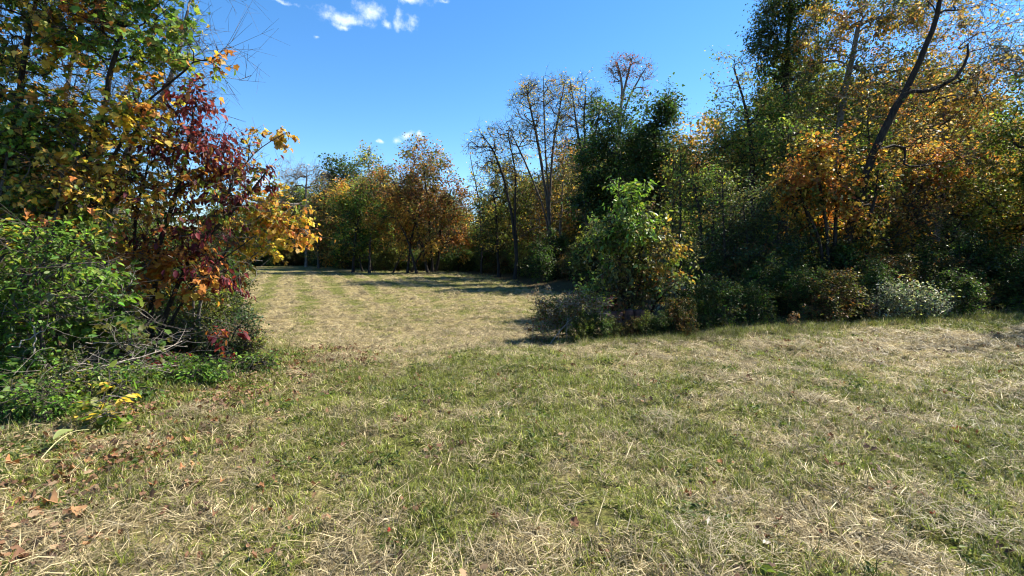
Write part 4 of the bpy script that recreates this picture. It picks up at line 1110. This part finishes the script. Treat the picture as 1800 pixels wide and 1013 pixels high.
# slender trunks standing in the front of the wood
SLIM = [(1196, 15.5, 260, 'gold and bronze tree'), (1238, 14.2, 300, 'slim ash'), (1252, 17.0, 240, 'corner tree'), (1285, 16.6, 230, 'fine leaved bush'), (1408, 13.6, 220, 'orange maple'), (1432, 12.5, 330, 'leaning trunk'),
        (1516, 12.3, 300, 'orange and tan maple'), (1530, 14.6, 200, 'golden olive tree'), (1600, 14.4, 230, 'silver bush'), (1668, 14.0, 260, 'bronze oak'), (1180, 19.0, 270, 'lone rounded shrub'), (1362, 15.0, 240, 'dark green oak')]
for i, (px, d, ty, nb) in enumerate(SLIM):
    r_ = np.random.default_rng(900 + i); lean = r_.normal(0, 22)
    tree('slender_tree', 'slender dark stemmed tree with few leaves beside the ' + nb, 'tree', px, d,
         [(px + lean, ty + 20, 26, 30), (px + lean * .6, ty + 80, 30, 34), (px + lean * .3 + r_.normal(0, 12), ty + 140, 26, 30)], [OG, PAL(olive=2, ygreen=2, mgreen=1), PAL(gold=2, olive=2, tan=1)][i % 3],
         path=[(px + r_.normal(0, 4), 470), (px + lean * .4, 380), (px + lean * .8, (ty + 380) / 2), (px + lean, ty)], r=r_.uniform(.04, .075), ncl=44, nleaf=18, lsize=0.10, twl=0.5, ntw=4, subtw=1, spread=0.1, seed=700 + i, bark=BARK_DARK)

# ------------------------------------------------------------------ woods behind: copies of a few kinds of tree, sized to the wood's height
SKX = [-300, 0, 200, 300, 430, 500, 560, 650, 740, 800, 835, 870, 950, 1050, 1150, 1220, 1300, 1400, 1600, 1750, 1800, 2100]
SKY = [100, 180, 270, 350, 355, 325, 318, 300, 305, 330, 385, 315, 285, 225, 210, 235, 200, 95, 90, 200, 180, 150]
PROTO_H = 9.0
def proto(name, pal, seed, leaf=40, lsize=0.16, sub=0, ncl=210, bark=None):
    y = 40.0; s = F_PX / zc(y)
    X0 = 0.0
    rng = np.random.default_rng(seed)
    gz = float(height(0.0, y))
    def pz(z): # pixel row for height z over ground at that place
        return HORIZON - (gz + z - CAM_Z) * s
    bl = []
    for (x, z, rx, rz) in ((0, 7.2, 1.5, 1.6), (-1.0, 5.4, 1.5, 1.5), (1.1, 5.2, 1.5, 1.6), (0.1, 3.8, 2.0, 1.5), (0.5, 2.2, 2.0, 1.3), (-0.6, 1.6, 1.8, 1.0)):
        bl.append((900 + (x + rng.normal(0, .3)) * s, pz(z + rng.normal(0, .3)), rx * s, rz * s))
    return tree(name, None, 'tree', 900, y, bl, pal, r=0.12, ncl=ncl, nleaf=leaf, lsize=lsize, twl=0.7, ntw=4, spread=0.22, seed=seed, dk=1.0, bark=bark or BARK_DARK,
                twig_r=0.009, subtw=sub, r_tip=0.009)
KINDS = [('olive', proto('woodland_tree', PAL(olive=3, dolive=2, ygreen=1, gold=.6), 101)),
         ('dark green', proto('woodland_tree', PAL(dgreen=3, dolive=2, green=1.5), 102)),
         ('gold and bronze', proto('woodland_tree', PAL(gold=1.8, rust=1.4, olive=2.8, brown=1, orange=.3), 103)),
         ('thinly leaved grey', proto('woodland_tree', PAL(tan=1, olive=1, brown=1), 104, leaf=8, sub=2, bark=BARK)),
         ('yellow green', proto('woodland_tree', PAL(ygreen=2.4, olive=2, mgreen=1.5, yellow=.5), 105))]
USED = set()
NEAR = [(-999, 40, 'green corner shrub'), (40, 140, 'large maple trunk'), (140, 260, 'vine leaved shrub'), (260, 370, 'dogwood stems'), (370, 470, 'young maple'), (470, 545, 'grey leafless tree'), (545, 600, 'brownish olive tree'),
        (600, 680, 'green and yellow maple'), (680, 760, 'rust maple'), (760, 830, 'rust maple right side'), (830, 890, 'thin gap sapling'), (890, 940, 'bending bare trunk'), (940, 1000, 'forked bare tree'), (1000, 1060, 'long straight trunk'),
        (1060, 1120, 'broad blue green crown'), (1120, 1190, 'corner tree'), (1190, 1260, 'gold and bronze tree'), (1260, 1340, 'fine leaved bush'), (1340, 1420, 'tall dark oak'), (1420, 1500, 'leaning trunk'), (1500, 1570, 'orange and tan maple'),
        (1570, 1640, 'silver bush'), (1640, 1700, 'bronze oak'), (1700, 1770, 'glossy beech'), (1770, 9999, 'yellow green hickory')]
def near(px):
    for a, b, t in NEAR:
        if a <= px < b: return t
def place_wood(kind, px, depth, where, grp, rng, hs=1.0):
    k = zc(depth) / F_PX
    X = (px - 900) * k; z = float(height(X, depth))
    top = np.interp(px, SKX, SKY)
    hgt = max(3.5, (CAM_Z + (HORIZON - top) * k) - z) * hs
    nm, root = KINDS[kind]
    o = root if kind not in USED else copy_tree(root)
    USED.add(kind)
    o.location = (X, depth, z); sc_ = hgt / PROTO_H
    o.scale = (sc_ * rng.uniform(.9, 1.15), sc_ * rng.uniform(.9, 1.15), sc_)
    o.rotation_euler = (0, 0, rng.uniform(0, 6.28))
    size = 'low ' if hgt < 6 else ('tall ' if hgt > 10 else '')
    o['label'] = size + nm + ' tree ' + where + ' the ' + near(px)
    o['group'] = size + nm + ' ' + grp + ' by the ' + near(px)
rw = np.random.default_rng(77)
EDX = [820, 900, 980, 1050, 1150, 1250, 1400, 1800, 2100]; EDY = [47, 40, 37, 33, 29, 21, 19, 17.5, 16]
for i in range(96):
    px = 835 + (i * 0.618034 % 1.0) * 1150
    d = np.interp(px, EDX, EDY) + rw.uniform(0.5, 22) ** 1.0
    place_wood(int(rw.choice([0, 1, 2, 3, 4], p=[.3, .27, .18, .1, .15])), px, d, 'deep in the wood behind', 'trees inside the wood', rw, rw.uniform(0.72, 1.0))
for i in range(70):
    px = 380 + (i * 0.618034 % 1.0) * 460
    d = rw.uniform(56, 74) if px < 600 else rw.uniform(47, 66)
    place_wood(int(rw.choice([0, 1, 2, 3, 4], p=[.33, .15, .25, .15, .12])), px, d, 'in the far woods beyond', 'trees beyond the far end of the field', rw, rw.uniform(0.75, 1.0))
for i in range(20):
    px = -150 + (i * 0.618034 % 1.0) * 520
    d = rw.uniform(13, 30) if px < 260 else rw.uniform(24, 34)
    place_wood(int(rw.choice([0, 2, 3, 4], p=[.35, .2, .3, .15])), px, d, 'in the background behind', 'trees behind the thicket', rw, rw.uniform(0.7, 1.0))

# undergrowth bushes along the wood edge
def bush_proto(pal, seed, lsize=0.085, ncl=120, nleaf=34, mat=None):
    y = 14.0; s = F_PX / zc(y); gz = float(height(0.0, y))
    bl = [(900 + x * s, HORIZON - (gz + z - CAM_Z) * s, rx * s, rz * s) for x, z, rx, rz in ((0, 1.0, .75, .75), (-.7, .6, .6, .5), (.6, .85, .5, .7), (.1, .35, 1.0, .3), (.2, 1.6, .3, .5), (-.5, 1.2, .25, .5))]
    return tree('undergrowth_bush', None, 'bush', 900, y, bl, pal, r=0.03, ncl=ncl, nleaf=nleaf, lsize=lsize, twl=0.38, ntw=4, spread=0.07, seed=seed, dk=1.0, bark=BARK_DARK, stems=5, stem_spread=.3, crown_name='foliage', mat=mat, subtw=1)
BK = [('dark green', bush_proto(PAL(dgreen=3, dolive=2, green=1), 111)), ('olive', bush_proto(PAL(olive=3, ygreen=1, dolive=2, green=1), 112)), ('brown tinged', bush_proto(PAL(dolive=2, brown=1.5, olive=2, rust=.6), 113)),
      ('glossy green', bush_proto(PAL(green=2, mgreen=1.5, bluegreen=2), 114, mat=LEAF_GLOSS))]
BUSED = set()
def place_bush(kind, px, depth, s, where, grp, rng):
    k = zc(depth) / F_PX; X = (px - 900) * k; z = float(height(X, depth))
    nm, root = BK[kind]
    o = root if kind not in BUSED else copy_tree(root)
    BUSED.add(kind)
    o.location = (X, depth, z - 0.02); o.scale = (s * rng.uniform(.9, 1.2), s * rng.uniform(.9, 1.2), s * rng.uniform(.8, 1.25))
    o.rotation_euler = (rng.normal(0, .12), rng.normal(0, .12), rng.uniform(0, 6.28))
    size = 'small ' if s < .6 else ('large ' if s > 1.2 else '')
    o['label'] = size + nm + ' bush ' + where + ' the ' + near(px); o['group'] = size + nm + ' bushes ' + grp + ' by the ' + near(px)
for i in range(30):
    px = 1225 + i * 22 + rw.uniform(-26, 26)
    place_bush(int(rw.choice(3, p=[.72, .10, .18])), px, np.interp(px, [1215, 1850], [10.0, 10.5]) + rw.uniform(-.1, 1.8), rw.uniform(.25, .75), 'on the lawn edge in front of', 'along the lawn edge', rw)
for i in range(46):
    px = 1190 + i * 15 + rw.uniform(-14, 14)
    place_bush(int(rw.choice(4, p=[.52, .25, .18, .05])), px, rw.uniform(11.8, 16.5), rw.uniform(0.45, 0.9), 'in deep shade behind', 'between the front trunks', rw)
for i in range(26):
    px = 850 + i * 14 + rw.uniform(-10, 10)
    place_bush(int(rw.choice(3, p=[.4, .4, .2])), px, np.interp(px, [850, 940, 1000, 1100, 1220], [43, 34, 27, 20, 17]) + rw.uniform(-.5, 3), rw.uniform(0.9, 1.6), 'at the inner wood corner below', 'at the inner corner', rw)
for i in range(34):
    px = 430 + i * 13 + rw.uniform(-10, 10)
    d = np.interp(px, [430, 560, 600, 680, 850], [56, 56, 52, 45, 44]) + rw.uniform(0, 3)
    place_bush(int(rw.choice(3, p=[.25, .45, .3])), px, d, rw.uniform(0.8, 1.5), 'at the far field end below', 'at the far end of the field', rw)
for i in range(30):
    px = -60 + i * 16 + rw.uniform(-10, 10)
    d = rw.uniform(8.5, 14) if px < 330 else rw.uniform(10, 14)
    if px > 330 and d < 12: continue
    place_bush(int(rw.choice(3, p=[.3, .45, .25])), px, d, rw.uniform(0.7, 1.3), 'in the tangle behind', 'behind the dogwood', rw)

# trees just outside the frame on the right, whose dappled shade falls over the lawn
for (px, d, kd, h_) in ((2090, 8.8, 3, 1.5), (2010, 10.6, 2, 1.2)):
    place_wood(kd, px, d, 'at the lawn edge out beyond', 'trees at the lawn edge', rw, h_)
# weeds in front of the ruined wall
for (px, d, s_) in ((1075, 9.35, .26), (1110, 9.4, .24), (1135, 9.4, .28), (1165, 9.4, .32), (1195, 9.5, .40), (1218, 9.8, .45), (1050, 9.3, .34), (1025, 9.2, .30)):
    k = zc(d) / F_PX; X = (px - 900) * k
    kn = int(rw.integers(0, 3)); o = copy_tree(BK[kn][1]); o.location = (X, d, float(height(X, d)) - .02); o.scale = (s_, s_, s_ * rw.uniform(.8, 1.1)); o.rotation_euler = (0, 0, rw.uniform(0, 6.28))
    o['label'] = 'small %s weedy bush growing against the ruined wall' % BK[kn][0]; o['group'] = '%s weedy bushes against the ruined wall' % BK[kn][0]

# ------------------------------------------------------------------ fallen leaves
def curled(tmpl, seed, amp):
    rng = np.random.default_rng(seed)
    T, F = TM[tmpl]; T = T.copy(); T[:, 0] -= 0.4
    a = rng.uniform(0, 3.14); d = T[:, 0] * math.cos(a) + T[:, 1] * math.sin(a)
    T[:, 2] += amp * d * d * 3 + rng.normal(0, 0.09, len(T)); T[:, 1] *= 0.8
    return T, F
FL_COL = {'tan': (0.32, 0.18, 0.085), 'orange': (0.34, 0.15, 0.06), 'brown': (0.15, 0.075, 0.04), 'red': (0.30, 0.045, 0.025), 'white': (0.50, 0.46, 0.40), 'dark': (0.07, 0.04, 0.03)}
FL = {}
def fallen(px, py, size, colr, label, grp, seed):
    rng = np.random.default_rng(seed)
    key = (colr, seed % 4)
    if key not in FL:
        T, F = curled('maple', seed % 4 + 3, (0.25, 0.45, -0.3, 0.6)[seed % 4])
        FL[key] = mkmesh('fallen_leaf', T, F, LEAF_DRY, np.tile(np.array(FL_COL[colr]), (len(T), 1)))
    g = G(px, py)
    g[2] += 0.038
    s_ = size / F_PX * np.linalg.norm(g - CAM) * 0.55
    o = link('fallen_leaf', FL[key], None, g, label, 'leaf', grp)
    o.scale = (s_, s_, s_); o.rotation_euler = (rng.normal(0, .4), rng.normal(0, .4), rng.uniform(0, 6.28))
LB = [(51, 814, 26), (18, 824, 30), (110, 833, 28), (130, 836, 20), (136, 799, 18), (154, 818, 16), (164, 865, 30), (272, 864, 22), (289, 792, 18), (332, 783, 26), (300, 777, 18), (351, 809, 24), (343, 827, 26), (320, 832, 18),
      (235, 830, 20), (93, 893, 34), (62, 910, 24), (133, 912, 34), (90, 981, 22), (389, 857, 14), (153, 969, 18), (235, 735, 16), (205, 770, 14), (100, 740, 16), (260, 795, 14), (180, 835, 14), (425, 800, 12), (300, 745, 12)]
for i, (x, y, s_) in enumerate(LB):
    fallen(x, y, s_, ('tan', 'orange', 'tan')[i % 3], 'curled %s fallen maple leaf on the grass below the left thicket' % ('orange' if i % 3 == 1 else 'tan'), '%s leaves fallen below the thicket' % ('orange' if i % 3 == 1 else 'tan'), 200 + i)
for i, (x, y, s_) in enumerate([(37, 993, 40), (59, 887, 24), (371, 933, 26), (377, 916, 18), (355, 990, 26), (445, 910, 20), (323, 867, 22), (545, 818, 14), (600, 802, 16), (648, 805, 18), (690, 855, 12), (758, 798, 14), (870, 918, 30), (1010, 932, 34),
                                (1165, 1006, 26), (1208, 878, 24), (785, 900, 14), (1370, 925, 20), (1440, 945, 16), (329, 990, 18), (1530, 870, 14), (1135, 735, 14), (560, 905, 14), (480, 850, 14), (1330, 738, 12)]):
    fallen(x, y, s_, 'brown', 'curled brown dead leaf lying in the open grass', 'brown leaves in the open grass', 300 + i)
fallen(1640, 915, 14, 'red', 'small scarlet fallen leaf in the straw', None, 401)
fallen(684, 942, 14, 'red', 'reddish leaf half hidden among green weeds', None, 402)
fallen(1240, 928, 24, 'white', 'bleached white dead leaf standing over a dark hole in the hay', None, 403)
fallen(1345, 965, 22, 'white', 'bleached pale leaf lying crumpled on loose hay', None, 404)

# large pale dock leaf on a long stem
def dock():
    a = G(72, 815); b = G(158, 776)
    a[2] += .03; b[2] += .10
    root = link('dock_leaf', None, None, a, 'large pale green dock leaf on a long stalk lying at the thicket edge', 'plant')
    t = np.linspace(0, 1, 8)[:, None]
    pts = (b - a) * t + np.array([0, 0, .07]) * np.sin(np.pi * t)
    g = Geo(); g.add(*tube(pts, np.linspace(.004, .002, 8), 5))
    m, n, out = base_mat('dock_stalk'); pb = n.nodes.new('ShaderNodeBsdfPrincipled'); pb.inputs['Base Color'].default_value = (.45, .42, .2, 1); n.links.new(pb.outputs[0], out.inputs[0])
    link('stalk', g.mesh('stalk', m), root)
    d = (b - a)[:2] / np.linalg.norm((b - a)[:2]); nx = np.array([-d[1], d[0]])
    V = []; F = []
    for i in range(9):
        f = i / 8; wd = .028 * math.sin(math.pi * min(1, f * .92 + .06)) ** .8
        c = (b - a) * .42 + np.array([d[0], d[1], 0]) * (f - .4) * .17 + np.array([0, 0, .075 + .03 * math.sin(f * 3)])
        for s_ in (-1, 0, 1): V.append(c + np.array([nx[0], nx[1], .35]) * wd * s_ + np.array([0, 0, .012 * abs(s_)]))
    for i in range(8):
        for j in range(2): F.append([i * 3 + j, i * 3 + j + 1, i * 3 + j + 4, i * 3 + j + 3])
    link('leaf_blade', mkmesh('leaf_blade', np.array(V), [np.array(F)], LEAF, np.tile(np.array([.28, .33, .12]), (len(V), 1)), smooth=True), root)
dock()

# loose heaps of raked hay
HAY = grass_mat('hay', (0.13, 0.10, 0.05), (0.62, 0.53, 0.33), (0.13, 0.10, 0.05), (0.62, 0.53, 0.33), True)
for i, (px, py, R_, lab) in enumerate([(1722, 750, .34, 'greyish heap of loose hay on the right of the lawn'), (1165, 737, .24, 'thin wisp heap of cut hay in the middle of the lawn'), (1660, 905, .30, 'flattened mat of straw beside the scarlet leaf'),
                                       (1260, 950, .30, 'loose pile of straw around the bleached white leaf'), (340, 722, .22, 'small pale straw heap on the bank by the low plants')]):
    rng = np.random.default_rng(600 + i)
    V, q, t, c = blades(rng, 420, R_, 0.08, 0.26, 1.0, 1.62, 0.002, 0.004, 0.0, 0.2)
    rr = np.hypot(V[:, 0], V[:, 1]); V[:, 2] += 0.075 * np.exp(-(rr / (R_ * .7)) ** 2) * np.repeat(rng.uniform(.2, 1, 420), 5)
    g = G(px, py)
    o = link('hay_heap', mkmesh('hay_heap', V, [q, t], HAY, c), None, g, lab, 'hay heap'); o['kind'] = 'stuff'

# leaf litter and small broad-leaved weeds
def small_leaf_protos(name, tmpl, cols, mat, n, R_, size, flat):
    coll = bpy.data.collections.new(name); rng = np.random.default_rng(len(name))
    for i, c in enumerate(cols):
        th = rng.uniform(0, 6.28, n); rr = R_ * np.sqrt(rng.uniform(0, 1, n))
        pos = np.stack([rr * np.cos(th), rr * np.sin(th), rng.uniform(.012, .04, n)], 1)
        fr = frames(rng, n, None, -.3 if not flat else 0.0, .35)
        sz = size * rng.uniform(.5, 1.3, n)
        V, F, kk = leaf_geo(pos, fr, sz, tmpl)
        cc = np.repeat(np.array(c)[None] * np.exp(rng.normal(0, .25, (n, 1))), kk, 0)
        coll.objects.link(bpy.data.objects.new('%s_%02d' % (name, i), mkmesh(name, V, F, mat, cc)))
    return coll
def build_litter():
    rng = np.random.default_rng(70)
    cl = small_leaf_protos('leaf_litter', 'lobed', [(.24, .135, .07), (.17, .09, .05), (.34, .23, .13), (.11, .065, .04), (.28, .13, .055)], LEAF_DRY, 5, .13, .04, True)
    n = 750
    t = rng.uniform(0, 1, n); y = 2.2 + 6.5 * t
    x = np.interp(y, [2, 4, 6, 7, 9], [-2.9, -3.4, -3.3, -2.9, -3.4]) + rng.normal(0, .55, n)
    x2, y2 = fan_points(rng, 330, 1.4, 9)
    xw, yw = fan_points(rng, 900, 9, 15); kw = woods(xw, yw) > .3; xw = xw[kw]; yw = yw[kw]
    x = np.r_[x, x2, xw]; y = np.r_[y, y2, yw]; n = len(x)
    scatter('leaf_litter', cl, np.stack([x, y, height(x, y) + .012], 1), rng.uniform(0, 6.28, n), rng.normal(0, .1, n), rng.uniform(.6, 1.2, n), rng.integers(0, 5, n), np.zeros(n),
            'small dead leaves strewn over the grass and bank', 'leaf litter')
    cw = small_leaf_protos('lawn_weeds', 'oval', [(.09, .13, .03), (.13, .17, .04), (.07, .10, .03), (.11, .13, .05)], LEAF, 16, .08, .034, False)
    x, y = fan_points(rng, 1500, 1.4, 9); k = (greenness(x, y) > .60) & (woods(x, y) < .6); x = x[k]; y = y[k]
    xb = np.interp(rng.uniform(2.8, 8, 420), [2, 4, 6, 7, 9], [-3.9, -4.2, -4.0, -3.6, -4.2]); yb = rng.uniform(2.8, 8, 420)
    xb = np.interp(yb, [2, 4, 6, 7, 9], [-4.0, -4.3, -4.1, -3.7, -4.2]) + rng.normal(0, .3, 420)
    x = np.r_[x, xb]; y = np.r_[y, yb]; n = len(x)
    scatter('lawn_weeds', cw, np.stack([x, y, height(x, y)], 1), rng.uniform(0, 6.28, n), rng.normal(0, .1, n), rng.uniform(.6, 1.3, n), rng.integers(0, 4, n), np.zeros(n),
            'small broad leaved weeds growing through the mown grass', 'weeds')
build_litter()
